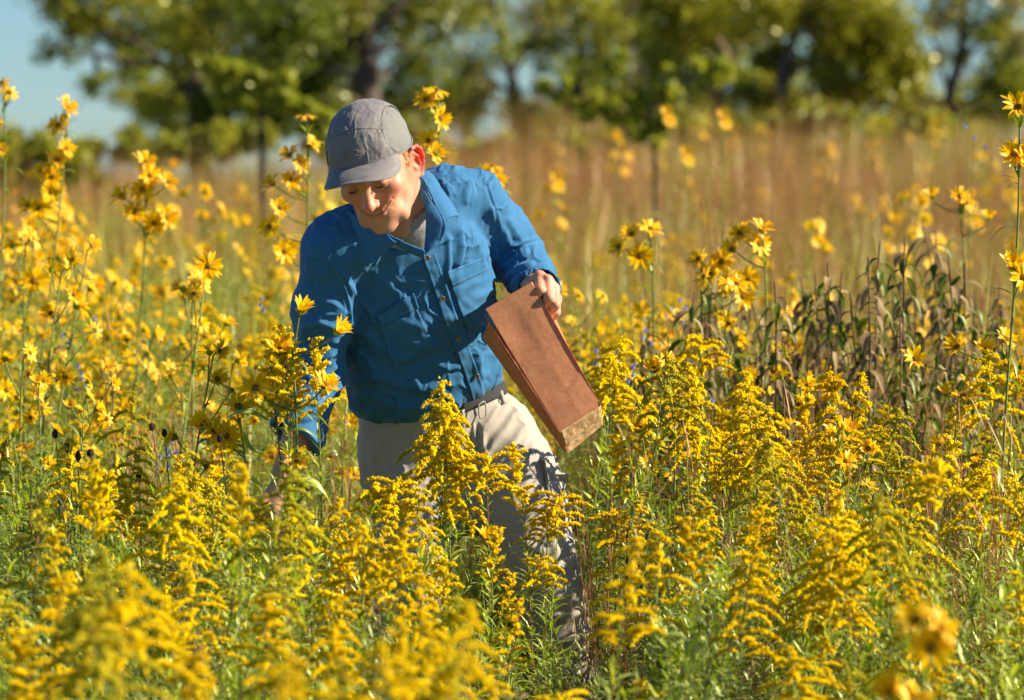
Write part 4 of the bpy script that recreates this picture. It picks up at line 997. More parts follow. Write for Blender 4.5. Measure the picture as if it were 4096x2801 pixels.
def goldenrod_proto(seed, form, h=1.0):
    rg = np.random.default_rng(seed); P = stem_curve(rg, h, .10, 14); T, S, U = frames(P)
    st = MB(); v, f = tube(P, np.linspace(.0030, .0011, 14), 5); st.add(v, f, int(seed % 3 == 0))
    fo = MB(); leaves_on(fo, P, .10, .80, 62, .085, .0150, rg, 0, .85, .30, small=.45)
    leaves_on(fo, P, .72, .97, 26, .032, .006, rg, 0, 1.2, .15)
    for k in range(9):                      # short leafy side shoots
        t = rg.uniform(.3, .75); p = along(P, np.array([t]))[0]; a = rg.uniform(0, 6.28); d = np.array((math.cos(a), math.sin(a), 1.3)); L = rg.uniform(.05, .11)
        Q = p + unit(d) * np.linspace(0, L, 6)[:, None]; leaves_on(fo, Q, .1, 1, 8, .036, .006, rg, 0, .9, .2, seg=2)
    pl = MB(); fl = []
    nb, top, wid, hgt, rise, droop = {'broad': (17, .99, .090, .15, .50, .75), 'spike': (15, 1, .030, .13, 1.1, .5), 'narrow': (17, 1, .052, .17, .75, .7), 'flat': (15, .985, .080, .075, .75, .65), 'sparse': (10, .99, .075, .15, .45, .8), 'plume': (22, 1, .078, .20, .50, .70)}[form]
    one = rg.uniform(0, 6.28)
    for k in range(nb):
        u = (k + .5) / nb; t = top - hgt / h * (1 - u); p = along(P, np.array([t]))[0]; a = k * 2.4 + rg.uniform(-.5, .5)
        L = wid * (1 - u) ** .7 * rg.uniform(.7, 1.2) + .014
        if form == 'flat': L = wid * rg.uniform(.5, 1.05)
        out = np.array((math.cos(a), math.sin(a), 0)) + .55 * np.array((math.cos(one), math.sin(one), 0)); rr = rg.uniform(.75, 1.3)
        q = np.linspace(0, 1, 9)[:, None]; B = p + unit(out) * L * q + np.array((0, 0, 1)) * L * (rise * rr * q - droop * rr * q ** 2)
        v, f = tube(B, np.linspace(.0009, .0004, 9), 3); pl.add(v, f, 1)
        n = int(L / .00044) + 8; s = rg.uniform(.12, 1, n) ** .9; c = along(B, s); w = (.0052 * np.sin(np.clip(s * 1.08, 0, 1) * math.pi) ** .5 + .0008)[:, None]
        j = rg.normal(0, .5, (n, 3)) * w; j[:, 2] = np.abs(j[:, 2]) * .9 + .0010; fl.append(c + j)
    n = 60; c = along(P, rg.uniform(1 - hgt * .4 / h, 1, n)); fl.append(c + rg.normal(0, .0032, (n, 3)))
    blobs(pl, np.concatenate(fl), .00175, 0, rg, 2.0)
    return dict(form=form, h=h, tip=P[-1], parts=[('stem', st.mesh('goldenrod_stem', [M_stem, M_redstem])), ('foliage', fo.mesh('goldenrod_foliage', [M_leaf])), ('flower_plume', pl.mesh('flower_plume', [M_budgold if seed in (105, 109) else M_gold, M_stem], smooth=False))])

def flower_proto(seed, n=13, R_=.036, cup=.25, sub=True, ragged=.15):
    """a wild sunflower head facing +z, base of the head at the origin"""
    rg = np.random.default_rng(seed); pt = MB()
    for lay in range(2):
        for k in range(n // (1 + 0)):
            if lay and k % 2: continue
            a = 2 * math.pi * (k + .5 * lay) / n + rg.uniform(-.12, .12); L = R_ * rg.uniform(.82, 1.12) * (1 if not lay else .85); w = R_ * rg.uniform(.26, .36)
            c = cup + rg.uniform(-ragged, ragged); d = np.array((math.cos(a), math.sin(a), c * 2)); p = np.array((math.cos(a), math.sin(a), 0)) * .0075 + (0, 0, .004 + .0012 * lay)
            V, F = leaf_geo(p, d, L, w, rg.uniform(-.10, .30), 4, .35, rg.uniform(-.35, .35), .12, .5); pt.add(V, F, 0)
    dc = MB(); k = np.linspace(0, 2 * math.pi, 14, endpoint=False); rings = [(.0005, .0095), (.004, .0092), (.0072, .0075), (.0085, .0045), (.0080, .001)]
    V = np.concatenate([np.stack((r * np.cos(k), r * np.sin(k), z + 0 * k), 1) for r, z in rings]); dc.add(V, grid_faces(5, 14, True), 0)
    u = rg.uniform(0, 1, 90) ** .5; a = rg.uniform(0, 6.28, 90); blobs(dc, np.stack((.0078 * u * np.cos(a), .0078 * u * np.sin(a), .0100 - .004 * u ** 3), 1), .0011, 0, rg)
    cx = MB(); rings = [(.0015, -.010), (.005, -.007), (.0085, 0), (.0090, .005)]; V = np.concatenate([np.stack((r * np.cos(k), r * np.sin(k), z + 0 * k), 1) for r, z in rings]); cx.add(V, grid_faces(4, 14, True), 0)
    for q in range(14):
        a = 2 * math.pi * q / 14 + rg.uniform(-.2, .2); V, F = leaf_geo((.006 * math.cos(a), .006 * math.sin(a), -.004), (math.cos(a), math.sin(a), .7), .014, .0045, .0, 2, .2); cx.add(V, F, 0)
    return dict(petals=pt.mesh('petals', [M_ray]), disc=dc.mesh('disc', [M_disc]), calyx=cx.mesh('calyx', [M_leafs]),
                one=merge_mesh('flower_head', [(pt, [M_ray]), (dc, [M_disc]), (cx, [M_leafs])]))
def merge_mesh(name, L):
    out = MB(); mats = []
    for mb, ms in L:
        o = len(mats); mats += ms
        for V in mb.V: pass
        V = np.concatenate(mb.V); base = out.n; out.V.append(V); out.C.append(np.zeros((len(V), 3), f32)); out.n += len(V)
        for F, m in zip(mb.F3, mb.m3): out.F3.append(F + base); out.m3.append(m + o)
        for F, m in zip(mb.F4, mb.m4): out.F4.append(F + base); out.m4.append(m + o)
    return out.mesh(name, mats)
def mesh_of(me):
    """vertices, faces back from a mesh, for merging"""
    return me

def sunflower_proto(seed, h=1.3, nf=6, lean=.10):
    """stem + foliage and the places where its heads sit (position, direction)"""
    rg = np.random.default_rng(seed); P = stem_curve(rg, h, lean, 14); T, S, U = frames(P)
    st = MB(); v, f = tube(P, np.linspace(.0055, .0020, 14), 6); st.add(v, f, 0)
    fo = MB(); leaves_on(fo, P, .12, .86, 34, .165, .021, rg, 0, .55, .75, seg=6, small=.5)
    leaves_on(fo, P, .75, .99, 12, .06, .010, rg, 0, .6, .5, seg=3)
    heads = []
    for k in range(nf):
        t = 1 - .30 * (k / max(1, nf)) ** 1.1 * min(1, 1.2 / h) - (.0 if k == 0 else .015); p = along(P, np.array([t]))[0]
        a = k * 2.6 + rg.uniform(-.6, .6); L = .012 if k == 0 else rg.uniform(.035, .11)
        out = unit(np.array((math.cos(a), math.sin(a), .9))); q = np.linspace(0, 1, 6)[:, None]; B = p + out * L * q + np.array((0, 0, .25)) * L * q ** 2
        v, f = tube(B, np.linspace(.0022, .0016, 6), 5); st.add(v, f, 0)
        d = unit(np.array((math.cos(a), math.sin(a), .2)) * .7 + np.array((rg.uniform(-.1, .8), -rg.uniform(.0, 1.0), rg.uniform(.1, .9)))); heads.append((B[-1] + d * .006, d))
        if rg.random() < .6: V, F = leaf_geo(p, out, .05, .010, .4, 3); fo.add(V, F, 0)
    return dict(h=h, tip=P[-1], heads=heads, parts=[('stem', st.mesh('sunflower_stem', [M_stem])), ('foliage', fo.mesh('sunflower_foliage', [M_leafs]))])

def rot_to(d):
    return Vector(d).to_track_quat('Z', 'Y').to_euler()
# ------------------------------------------------------------------ the land
def sm(x, a, b): t = np.clip((np.asarray(x, float) - a) / (b - a), 0, 1); return t * t * (3 - 2 * t)
def ground(x, y):
    x = np.asarray(x, float); y = np.asarray(y, float)
    side = sm(x / np.maximum(y + 9, 1), -.085, .04)
    z = (.10 + .62 * side) * sm(y, 8, 58) - .010 * np.maximum(y - 72, 0)
    return z + .02 * np.sin(x * 1.3 + 1) * np.sin(y * .9) * sm(np.abs(x) + np.abs(y), 1, 3)
def gpt(px, y):
    x = at(px, 500, y)[0]; return np.array((x, y, float(ground(x, y))))
def build_ground():
    ys = np.concatenate((np.linspace(-14, 14, 90), np.linspace(14.6, 100, 90), np.geomspace(103, 1600, 30)))
    us = np.linspace(-1, 1, 121); X = us[None] * (9 + 1.1 * np.maximum(ys + 9, 0)[:, None]); Y = np.broadcast_to(ys[:, None], X.shape)
    Z = ground(X, Y) + .012 * vnoise(np.stack((X * 3, Y * 3, X * 0), -1), 4)
    me = make_mesh('ground', np.stack((X, Y, Z), -1).reshape(-1, 3), grid_faces(len(ys), 121), [M_ground])
    tag(obj('ground', me), kind='structure')
build_ground()

# ------------------------------------------------------------------ scattering what nobody could count
def euler_z_tilt(n, rg, tilt=.12): return np.stack((rg.normal(0, tilt, n), rg.normal(0, tilt, n), rg.uniform(0, 6.283, n)), 1)
def scatter(name, protos, P, Rz, S, idx, label=None):
    """one object: the prototypes repeated over the points by geometry nodes"""
    coll = bpy.data.collections.new(name + '_pieces')
    for i, me in enumerate(protos): coll.objects.link(bpy.data.objects.new('%s_%02d' % (name, i), me))
    me = bpy.data.meshes.new(name); me.vertices.add(len(P)); me.vertices.foreach_set('co', np.asarray(P, f32).ravel())
    for an, ty, dat in (('rot', 'FLOAT_VECTOR', Rz), ('scl', 'FLOAT_VECTOR', S), ('pick', 'INT', idx)):
        a = me.attributes.new(an, ty, 'POINT'); a.data.foreach_set('vector' if ty == 'FLOAT_VECTOR' else 'value', np.asarray(dat, f32 if ty != 'INT' else np.int32).ravel())
    o = obj(name, me); o['kind'] = 'stuff'
    ng = bpy.data.node_groups.new(name, 'GeometryNodeTree'); ng.interface.new_socket('Geometry', in_out='INPUT', socket_type='NodeSocketGeometry'); ng.interface.new_socket('Geometry', in_out='OUTPUT', socket_type='NodeSocketGeometry')
    N = ng.nodes.new; L = ng.links.new; gi = N('NodeGroupInput'); go = N('NodeGroupOutput'); ci = N('GeometryNodeCollectionInfo'); ci.inputs['Collection'].default_value = coll
    ci.inputs['Separate Children'].default_value = True; ci.inputs['Reset Children'].default_value = True
    ip = N('GeometryNodeInstanceOnPoints'); ip.inputs['Pick Instance'].default_value = True
    def att(n, t):
        a = N('GeometryNodeInputNamedAttribute'); a.data_type = t; a.inputs['Name'].default_value = n; return a.outputs['Attribute']
    m2p = N('GeometryNodeMeshToPoints'); L(gi.outputs[0], m2p.inputs[0]); L(m2p.outputs[0], ip.inputs['Points'])
    L(ci.outputs[0], ip.inputs['Instance']); L(att('pick', 'INT'), ip.inputs['Instance Index'])
    L(att('rot', 'FLOAT_VECTOR'), ip.inputs['Rotation']); L(att('scl', 'FLOAT_VECTOR'), ip.inputs['Scale']); L(ip.outputs[0], go.inputs[0])
    md = o.modifiers.new('scatter', 'NODES'); md.node_group = ng; return o

# ------------------------------------------------------------------ prototypes
GR = [goldenrod_proto(100 + i, f, h) for i, (f, h) in enumerate((('broad', 1.0), ('plume', 1.0), ('spike', .95), ('narrow', 1.0), ('broad', 1.0), ('sparse', 1.0), ('flat', .95), ('plume', 1.05), ('narrow', .95), ('broad', 1.05), ('spike', 1.0), ('flat', 1.0)))]
FL = [flower_proto(300 + i, n, r, c) for i, (n, r, c) in enumerate(((13, .034, .12), (12, .036, .35), (15, .033, .05), (11, .035, .75), (13, .031, .25), (10, .030, -.1)))]
SF = [sunflower_proto(400 + i, h, nf) for i, (h, nf) in enumerate(((1.3, 6), (1.35, 8), (1.25, 5), (1.3, 7), (1.4, 9), (1.2, 4)))]
def shoot_proto(seed, h=.7, dark=False, dry=False):
    rg = np.random.default_rng(seed); mb = MB(); P = stem_curve(rg, h, .10, 10); v, f = tube(P, np.linspace(.0028, .001, 10), 5); mb.add(v, f, 1)
    leaves_on(mb, P, .08, 1.0, 78 if not dry else 46, .080, .0125, rg, 0, .8, .3 if not dry else .8, seg=3, small=.45)
    for k in range(12):
        t = rg.uniform(.35, .95); p = along(P, np.array([t]))[0]; a = rg.uniform(0, 6.28); d = np.array((math.cos(a), math.sin(a), 1.5)); Q = p + unit(d) * np.linspace(0, rg.uniform(.05, .13), 6)[:, None]; leaves_on(mb, Q, .1, 1, 10, .038, .007, rg, 0, .9, .2, seg=2)
    return mb.mesh('leafy_shoot', [M_leafd if dark else (M_dry if dry else M_leaf), M_redstem if seed % 2 else M_stem])
SHOOT = [shoot_proto(500 + i, .72, i in (2, 5)) for i in range(6)] + [shoot_proto(520, .7, dry=True)]
def tuft_proto(seed, n, h, w, m, heads=0, bend=.35, wid=.12, smalls=.5):
    rg = np.random.default_rng(seed); mb = MB()
    for k in range(n):
        a = rg.uniform(0, 6.28); r = rg.uniform(0, wid) ; p = np.array((r * math.cos(a), r * math.sin(a), 0)); b = a + rg.uniform(-.8, .8); L = h * rg.uniform(smalls, 1.05)
        t = np.linspace(0, 1, 6)[:, None]; out = np.array((math.cos(b), math.sin(b), 0)) * bend * L * rg.uniform(.1, 1)
        C = p + out * t ** 2 + np.array((0, 0, 1)) * L * (t - .22 * bend * t ** 2.5); s = np.array((-math.sin(b + .8), math.cos(b + .8), 0)) * (w / 2); ww = (1 - t) ** .6 + .08
        mb.add(np.concatenate((C - s * ww, C + s * ww), 1).reshape(-1, 3), grid_faces(6, 2), 0)
        if k < heads:
            c = along(C, rg.uniform(.72, 1, 16)); blobs(mb, c + rg.normal(0, .0025, c.shape), .0018, 0, rg, 3)
    return mb.mesh('grass_tuft', [m])
TUFT = [tuft_proto(600, 46, 1.15, .0055, M_grass, 14), tuft_proto(601, 46, 1.0, .006, M_grass, 10, .5), tuft_proto(602, 42, .85, .007, M_grassg, 0, .6), tuft_proto(603, 26, 1.2, .0045, M_rust, 12, .15), tuft_proto(604, 40, 1.05, .006, M_grassg, 6, .4)]

# ------------------------------------------------------------------ individual plants
ALL = []                                                              # (root, kind, info) for the labels
def place(kind, proto, loc, rz, s, sz=None, group=None, cat=None):
    root = empty(kind, loc, rz); root.scale = (s, s, sz or s)
    for n, me in proto['parts']: obj(n, me, root)
    tag(root, None, cat, group); return root
def tip_place(kind, proto, px, py, y, rz, group, cat, smin_=.5):
    tp = at(px, py, y); c, s = math.cos(rz), math.sin(rz); t = proto['tip']; sc = 1.0
    for _ in range(3):
        x = tp[0] - sc * (c * t[0] - s * t[1]); yy = tp[1] - sc * (s * t[0] + c * t[1]); g = float(ground(x, yy)); sc = (tp[2] - g) / t[2]
    return place(kind, proto, (x, yy, g), rz, min(max(sc, .5), 1.25), sc, group, cat)
def add_head(root, local, d, i, s=1.0, parts=True):
    f = FL[i % len(FL)]; h = None
    if parts:
        h = obj('flower_head', f['calyx'], root); obj('petals', f['petals'], h); obj('disc', f['disc'], h)
    else: h = obj('flower_head', f['one'], root)
    h.location = local; e = rot_to(d); h.rotation_euler = e; h.scale = (s,) * 3
    return h
def sunflower(proto, loc, rz, s, near, rg):
    root = place('wild_sunflower', proto, loc, rz, s, None, 'wild sunflowers in the meadow', 'sunflower')
    for k, (p, d) in enumerate(proto['heads']):
        d = np.array(d) + rg.normal(0, .25, 3); add_head(root, p, d, int(rg.integers(0, 6)), rg.uniform(.66, .98), near)
    return root
def sunflower_at(heads, y, base_dx=0.0, leaves=30, fs=1.0, near=True, seed=0, stem_to=None, leafL=.15):
    """a wild sunflower whose heads sit at the given places: (px, py, direction, variety[, y offset])"""
    rg = np.random.default_rng(900 + seed); tp = min(heads, key=lambda h: h[1]); top = at(tp[0], tp[1], y) - (0, 0, .02)
    if stem_to is not None: top = at(*stem_to, y)
    b = np.array((top[0] + base_dx, y + .05, 0)); b[2] = float(ground(b[0], b[1])); H = top[2] - b[2]
    t = np.linspace(0, 1, 16)[:, None]; W = b + (top - b) * t; W[:, 0] = b[0] + (top[0] - b[0]) * t[:, 0] ** 1.5 + .008 * np.sin(t[:, 0] * 9)
    root = empty('wild_sunflower', b); tag(root, None, 'sunflower', 'wild sunflowers in the meadow')
    st = MB(); v, f = tube(W - b, np.linspace(.0042, .0020, 16), 6); st.add(v, f)
    fo = MB(); leaves_on(fo, W - b, .25, .97, leaves, leafL, .019, rg, 0, .5, .7, seg=6, small=.4)
    for k, hd in enumerate(heads):
        px, py, d, i = hd[:4]; q = at(px, py, y + (hd[4] if len(hd) > 4 else 0)); d = unit(d)
        zt = np.clip((q[2] - .045 - b[2]) / H, .3, .985); p0 = along(W, np.array([zt]))[0]; e = q - d * .012
        B = catmull([p0, (p0 + e) / 2 + np.array((0, 0, -.006)), e], 8); v, f = tube(B - b, np.linspace(.0022, .0017, 8), 5); st.add(v, f)
        add_head(root, q - b, d, i, fs * rg.uniform(.80, .98), near)
        for _ in range(2): V, F = leaf_geo(p0 - b, e - p0 + rg.normal(0, .02, 3), .05, .010, .5, 3); fo.add(V, F)
    obj('stem', st.mesh('sunflower_stem', [M_stem]), root); obj('foliage', fo.mesh('sunflower_foliage', [M_leafs]), root)
    return root

GOLD = []; SUNF = []
rg = np.random.default_rng(77)
ENVF = np.array([(-60, 450), (60, 455), (130, 470), (200, 450), (280, 480), (330, 500), (370, 512), (420, 540), (455, 585), (520, 628), (560, 655), (600, 668), (618, 520), (660, 450), (760, 430), (1100, 420)], float)
ENVM = np.array([(-60, 425), (60, 440), (130, 430), (200, 420), (250, 430), (262, 445), (330, 470), (345, 999), (560, 999), (600, 470), (618, 410), (640, 370), (700, 360), (800, 385), (900, 375), (960, 350), (1100, 340)], float)
def front_gap(px, py, y): return 250 < px < 345 and py < 520 and y < -.1
def try_gold(y0, y1, env, n, hlo, hhi, pxr=(-40, 1064), maxtry=40):
    c = 0; tries = 0
    while c < n and tries < n * maxtry:
        tries += 1; y = rg.uniform(y0, y1); px = rg.uniform(*pxr); x = at(px, 500, y)[0]; h = rg.normal((hlo + hhi) / 2, (hhi - hlo) / 3.2)
        g = float(ground(x, y)); tp = topx(np.array((x, y, g + h))); 
        if tp[1] < np.interp(tp[0], env[:, 0], env[:, 1]) or tp[1] > 735: continue
        if y < .25 and 262 < tp[0] < 335 and tp[1] < 505: continue     # the open place round his right hand
        if -.35 < y < .35 and (abs(px - 418) < 62 or 470 < px < 625): continue
        i = int(rg.integers(0, len(GR))); p = GR[i]
        if y > -1.0 and p['form'] == 'broad' and rg.random() < .3: i = 2; p = GR[2]
        r = place('goldenrod', p, (x, y, g), rg.uniform(0, 6.28), rg.uniform(.85, 1.15), h / p['h'], 'goldenrods in bloom in the meadow', 'goldenrod')
        GOLD.append((r, p['form'], tp, y, h)); c += 1
try_gold(-3.5, -2.0, ENVF, 26, .74, .98, (-40, 470))
try_gold(-3.6, -2.0, ENVF, 9, .66, .84, (470, 1064))
try_gold(-2.0, -.45, ENVF, 64, .74, 1.06)
try_gold(-.5, 1.6, ENVM, 54, .80, 1.12)
try_gold(1.6, 4.5, np.array([(-60, 380), (340, 380), (600, 320), (670, 330), (700, 365), (980, 365), (1000, 320), (1100, 300)], float), 30, .80, 1.12)
def gold_at(px, py, y, i, rz=0.0):
    p = GR[i]; r = tip_place('goldenrod', p, px, py, y, rz, 'goldenrods in bloom in the meadow', 'goldenrod'); GOLD.append((r, p['form'], (px, py), y, r.scale[2] * p['h']))
# plants one can point to
for a in ((440, 382, -.62, 7, .4), (449, 405, -.60, 0, 2.0), (428, 425, -.64, 1, 4.0), (486, 452, -.66, 11, 1.0), (514, 448, -.62, 2, 3.0), (374, 484, -.70, 11, 2.2), (562, 492, -.60, 6, .9), (548, 508, -.58, 11, 4.0), (513, 575, -.70, 10, 1.2),
          (283, 330, -.66, 10, 2.6), (270, 348, -.64, 2, 1.0), (313, 342, -.66, 10, 5.0), (398, 478, -.7, 6, 1.0), (415, 492, -.8, 1, 3.0), (500, 530, -.9, 10, 1.2), (538, 556, -.8, 6, 3.2), (522, 600, -1.4, 8, .6), (293, 350, -.62, 2, .5), (135, 385, .6, 5, 1.0), (72, 440, -.3, 1, 2.0),
          (622, 335, .5, 4, .3), (610, 352, .45, 0, 2.5), (668, 352, -.1, 9, 2.0), (688, 368, .0, 7, .7), (745, 385, -.2, 1, 3.0), (770, 405, -.25, 4, 1.3), (830, 372, -.1, 7, 4.4), (862, 375, .0, 3, .8), (900, 405, -.2, 9, 2.9), (950, 440, -.3, 2, 1.9), (988, 350, .3, 0, 5.2),
          (640, 540, -2.4, 8, 1.0), (700, 335, .9, 6, 2.2), (340, 500, -1.0, 1, 1.2), (358, 518, -1.5, 4, 2.7), (388, 512, -.9, 7, 1.9), (402, 540, -1.6, 0, .4), (425, 530, -1.0, 8, 3.4), (418, 575, -2.2, 1, 5.1), (446, 560, -1.3, 3, 2.3), (458, 592, -2.4, 9, 4.3), (452, 430, -.58, 7, 5.0), (432, 400, -.6, 9, 1.0), (105, 545, -3.2, 9, 5.0), (128, 560, -3.3, 0, 3.0), (470, 605, -3.6, 1, 1.4), (290, 655, -3.9, 7, 2.2), (380, 640, -3.8, 0, 4.2), (340, 660, -3.8, 5, .3)):
    gold_at(*a)

up = lambda x, y, z: (x, y, z)
def S(*a, **k): r = sunflower_at(*a, **k); SUNF.append((r, k.get('note', None)))
def SS(note, *a, **k): r = sunflower_at(*a, **k); SUNF.append((r, note))
# in front of his sleeve
SS('with two upturned flowers before his sleeve', [(301, 312, (.35, -.25, 1), 3), (337, 332, (.75, -.35, .75), 3), (324, 386, (.5, -.5, .8), 1), (256, 389, (-.15, -.95, .6), 0), (298, 463, (.1, -.7, .8), 1), (279, 352, (.1, -.6, .7), 3)], -.68, .02, 26, 1.0, seed=1, stem_to=(290, 345))
def long_leaf(root, pts, w, y):
    b = np.array(root.location); P = catmull([at(px, py, y + (q[0] if q else 0)) - b for px, py, *q in pts], 14); T, S_, U = frames(P); t = np.linspace(0, 1, 14)
    s = unit(np.cross(T, (0, -.5, 1))); prof = (np.sin(np.clip(t * 1.15 + .06, 0, 1.21) / 1.21 * math.pi) ** .7 * w / 2)[:, None]; u = np.cross(s, T)
    V = np.stack((P + s * prof - u * prof * .35, P, P - s * prof - u * prof * .35), 1).reshape(-1, 3); mb = MB(); mb.add(V, grid_faces(14, 3)); obj('leaf', mb.mesh('long_leaf', [M_leafs]), root)
HERO = SUNF[-1][0]
for pts, w in (([(281, 482), (292, 475), (310, 478), (324, 490), (333, 508, .03)], .018), ([(262, 486), (250, 476), (232, 474), (216, 484), (205, 503, .03)], .018), ([(270, 420), (255, 412), (240, 410), (222, 420, .02)], .017), ([(282, 435), (296, 428), (308, 430), (320, 441, .02)], .012),
               ([(265, 510), (245, 500), (228, 502), (214, 512, .02)], .020), ([(268, 440), (262, 450), (250, 446), (243, 430, .02)], .012), ([(288, 455), (300, 452), (312, 455)], .010), ([(276, 530), (262, 520), (246, 520, .02)], .016), ([(284, 545), (300, 540), (312, 552)], .014)):
    long_leaf(HERO, pts, w, -.68)
SS('with three facing flowers left of his hidden hand', [(214, 432, (.3, -.8, .5), 1), (226, 436, (.1, -1, .2), 2), (205, 425, (-.5, -.7, .5), 3), (238, 408, (.2, -.7, .6), 4)], -.2, .05, 22, 1.0, seed=2)
SS('standing behind the cap, four flowers up one stem', [(427, 100, (-.2, -.8, .5), 0), (439, 119, (.6, -.7, .2), 1), (429, 142, (-.2, -.8, .6), 1), (434, 153, (.5, -.6, .1), 4), (437, 92, (.3, -.2, 1), 5)], 1.6, -.01, 30, 1.0, seed=3)
SS('tall, far left against the sky', [(66, 108, (.6, -.5, .5), 1), (59, 126, (-.3, -.8, .4), 0), (65, 149, (.6, -.6, .3), 4), (57, 161, (.2, -.8, .4), 1), (42, 171, (-.6, -.6, .5), 4), (51, 177, (.4, -.8, .1), 0), (50, 192, (.5, -.7, -.1), 2), (29, 206, (-.5, -.6, .4), 1), (39, 209, (.3, -.8, .2), 0)], 3.0, -.12, 34, 1.05, seed=4)
SS('tall, left, flowers close up the stem', [(145, 163, (.3, -.5, .6), 1), (149, 176, (.5, -.7, .3), 0), (143, 190, (-.2, -.8, .4), 2), (123, 197, (-.5, -.6, .6), 1), (135, 213, (.3, -.8, .3), 0), (168, 183, (.4, -.7, .5), 4), (154, 223, (.3, -.9, .1), 2), (166, 218, (.5, -.6, .2), 1)], 2.8, -.05, 34, 1.05, seed=5)
SS('tall with a dried top, left of the cap', [(306, 117, (.1, -.2, 1), 5), (311, 145, (.7, -.4, .4), 4), (290, 156, (-.3, -.6, .6), 1), (300, 164, (.6, -.7, .2), 2), (273, 184, (-.6, -.5, .6), 1), (291, 181, (.4, -.7, .3), 0), (279, 208, (.4, -.8, .2), 4), (270, 227, (-.3, -.9, .3), 0), (284, 252, (.4, -.8, .2), 2)], 2.2, -.02, 34, 1.0, seed=6)
SS('by the right edge with flowers rising above the grass', [(1018, 108, (-.1, -.7, .5), 1), (1014, 155, (.1, -.8, .4), 2), (1023, 160, (.5, -.6, .4), 1), (1013, 268, (.0, -.5, .9), 3), (1022, 278, (.4, -.8, .3), 0)], .1, -.03, 26, 1.05, seed=7)
SS('large and out of focus in the bottom right corner', [(931, 648, (-.05, -.95, .3), 2), (918, 622, (-.4, -.6, .7), 1), (939, 630, (.6, -.6, .5), 4), (893, 694, (-.5, -.6, .6), 3), (912, 705, (.3, -.5, .8), 1)], -3.3, .03, 16, 1.02, seed=8, leafL=.12)
SS('single small flower low before his trousers', [(488, 540, (.0, -.3, 1), 3)], -.75, .0, 14, .8, seed=9, leafL=.07)
SS('with buttery flowers behind his shoulder seam', [(483, 174, (-.2, -.8, .4), 0), (497, 180, (.5, -.7, .3), 4), (493, 168, (.2, -.3, 1), 5)], 2.6, .02, 26, 1.0, seed=10)
SS('with a cluster of bright flowers above the bag, right', [(740, 234, (-.1, -.8, .5), 0), (758, 245, (.5, -.7, .4), 2), (762, 230, (.3, -.4, .9), 1), (733, 250, (-.6, -.6, .4), 1)], 1.7, .02, 30, 1.08, seed=11)
SS('crowded with flowers right of the brightest cluster', [(722, 262, (-.3, -.8, .3), 2), (748, 279, (.2, -.95, .2), 2), (712, 276, (-.5, -.7, .3), 1), (731, 284, (-.1, -.9, .4), 0), (700, 260, (-.6, -.5, .5), 4), (742, 297, (.4, -.8, .1), 1)], 1.55, -.03, 30, 1.08, seed=12)
SS('with drooping yellow heads right of the sleeve', [(632, 235, (-.2, -.6, .6), 1), (650, 230, (.3, -.5, .7), 0), (640, 256, (.1, -.9, .1), 2), (620, 247, (-.6, -.6, .2), 4)], 2.0, .01, 30, 1.05, seed=13)
SS('low among the goldenrods right of the bag', [(655, 370, (-.3, -.6, .7), 3), (668, 366, (.3, -.7, .6), 1), (640, 430, (-.2, -.6, .8), 3)], .2, .03, 22, 1.0, seed=14)
SS('amid the right goldenrods, two yellow flowers', [(833, 390, (-.2, -.7, .6), 1), (760, 460, (.1, -.7, .5), 0), (848, 432, (.3, -.5, .8), 3)], -.1, .03, 22, 1.0, seed=15)
SS('right, upturned flower over the goldenrods', [(985, 352, (.0, -.6, .8), 3), (958, 348, (-.4, -.6, .6), 1), (1005, 340, (.5, -.6, .5), 4), (915, 360, (.1, -.8, .6), 1)], .5, .03, 22, 1.0, seed=16)
SS('thin, with two small flowers over the brown grass, right', [(932, 197, (-.1, -.5, .8), 3), (959, 196, (.3, -.8, .3), 0), (965, 203, (.6, -.6, .2), 4), (989, 219, (.0, -.4, .9), 3)], 2.4, .04, 18, .9, seed=17)
for k, (px, py) in enumerate(((667, 112), (723, 115), (686, 152), (556, 178))):
    SS('blurred above the brown grass, %s' % ('first of two tall ones', 'second of two tall ones', 'low between two tall ones', 'beside his shoulder')[k], [(px, py, (0, -.8, .5), 1), (px + 2, py + 9, (.5, -.7, .2), 0)], 9.5 + .5 * k, .0, 20, 1.0, seed=20 + k, near=False)
SS('cut by the left edge, with withered heads against the sky', [(3, 83, (-.2, -.6, .6), 5), (9, 93, (.4, -.7, .4), 5), (-2, 126, (-.2, -.8, .3), 1), (1, 150, (.3, -.8, .3), 4)], 2.4, -.03, 24, .8, seed=30)
# the mass of sunflowers behind him, left, and a looser band to the right
def try_sun(n, pxr, y0, y1, env, hlo, hhi, near_y=4.0):
    c = 0; t = 0
    while c < n and t < n * 60:
        t += 1; y = rg.uniform(y0, y1); px = rg.uniform(*pxr); x = at(px, 500, y)[0]; g = float(ground(x, y)); h = rg.uniform(hlo, hhi); tp = topx(np.array((x, y, g + h)))
        if tp[1] < np.interp(tp[0], env[:, 0], env[:, 1]) + rg.exponential(14): continue
        i = int(rg.integers(0, len(SF))); p = SF[i]; s = h / p['h']
        r = sunflower(p, (x, y, g), rg.uniform(-.9, .9), s, y < near_y, rg); SUNF.append((r, None)); c += 1
ENVS = np.array([(-60, 225), (30, 215), (100, 225), (150, 222), (210, 240), (270, 235), (340, 225), (380, 250), (500, 240), (560, 265), (640, 255), (700, 262), (760, 275), (830, 290), (1100, 300)], float)
try_sun(42, (-40, 345), .9, 4.5, ENVS, .85, 1.4)
try_sun(22, (-40, 345), 4.5, 9, ENVS - 5, .95, 1.45)
try_sun(15, (545, 830), 2.2, 5, ENVS + 5, .85, 1.35)
try_sun(5, (800, 1040), 3.0, 6, ENVS - 10, .85, 1.3)
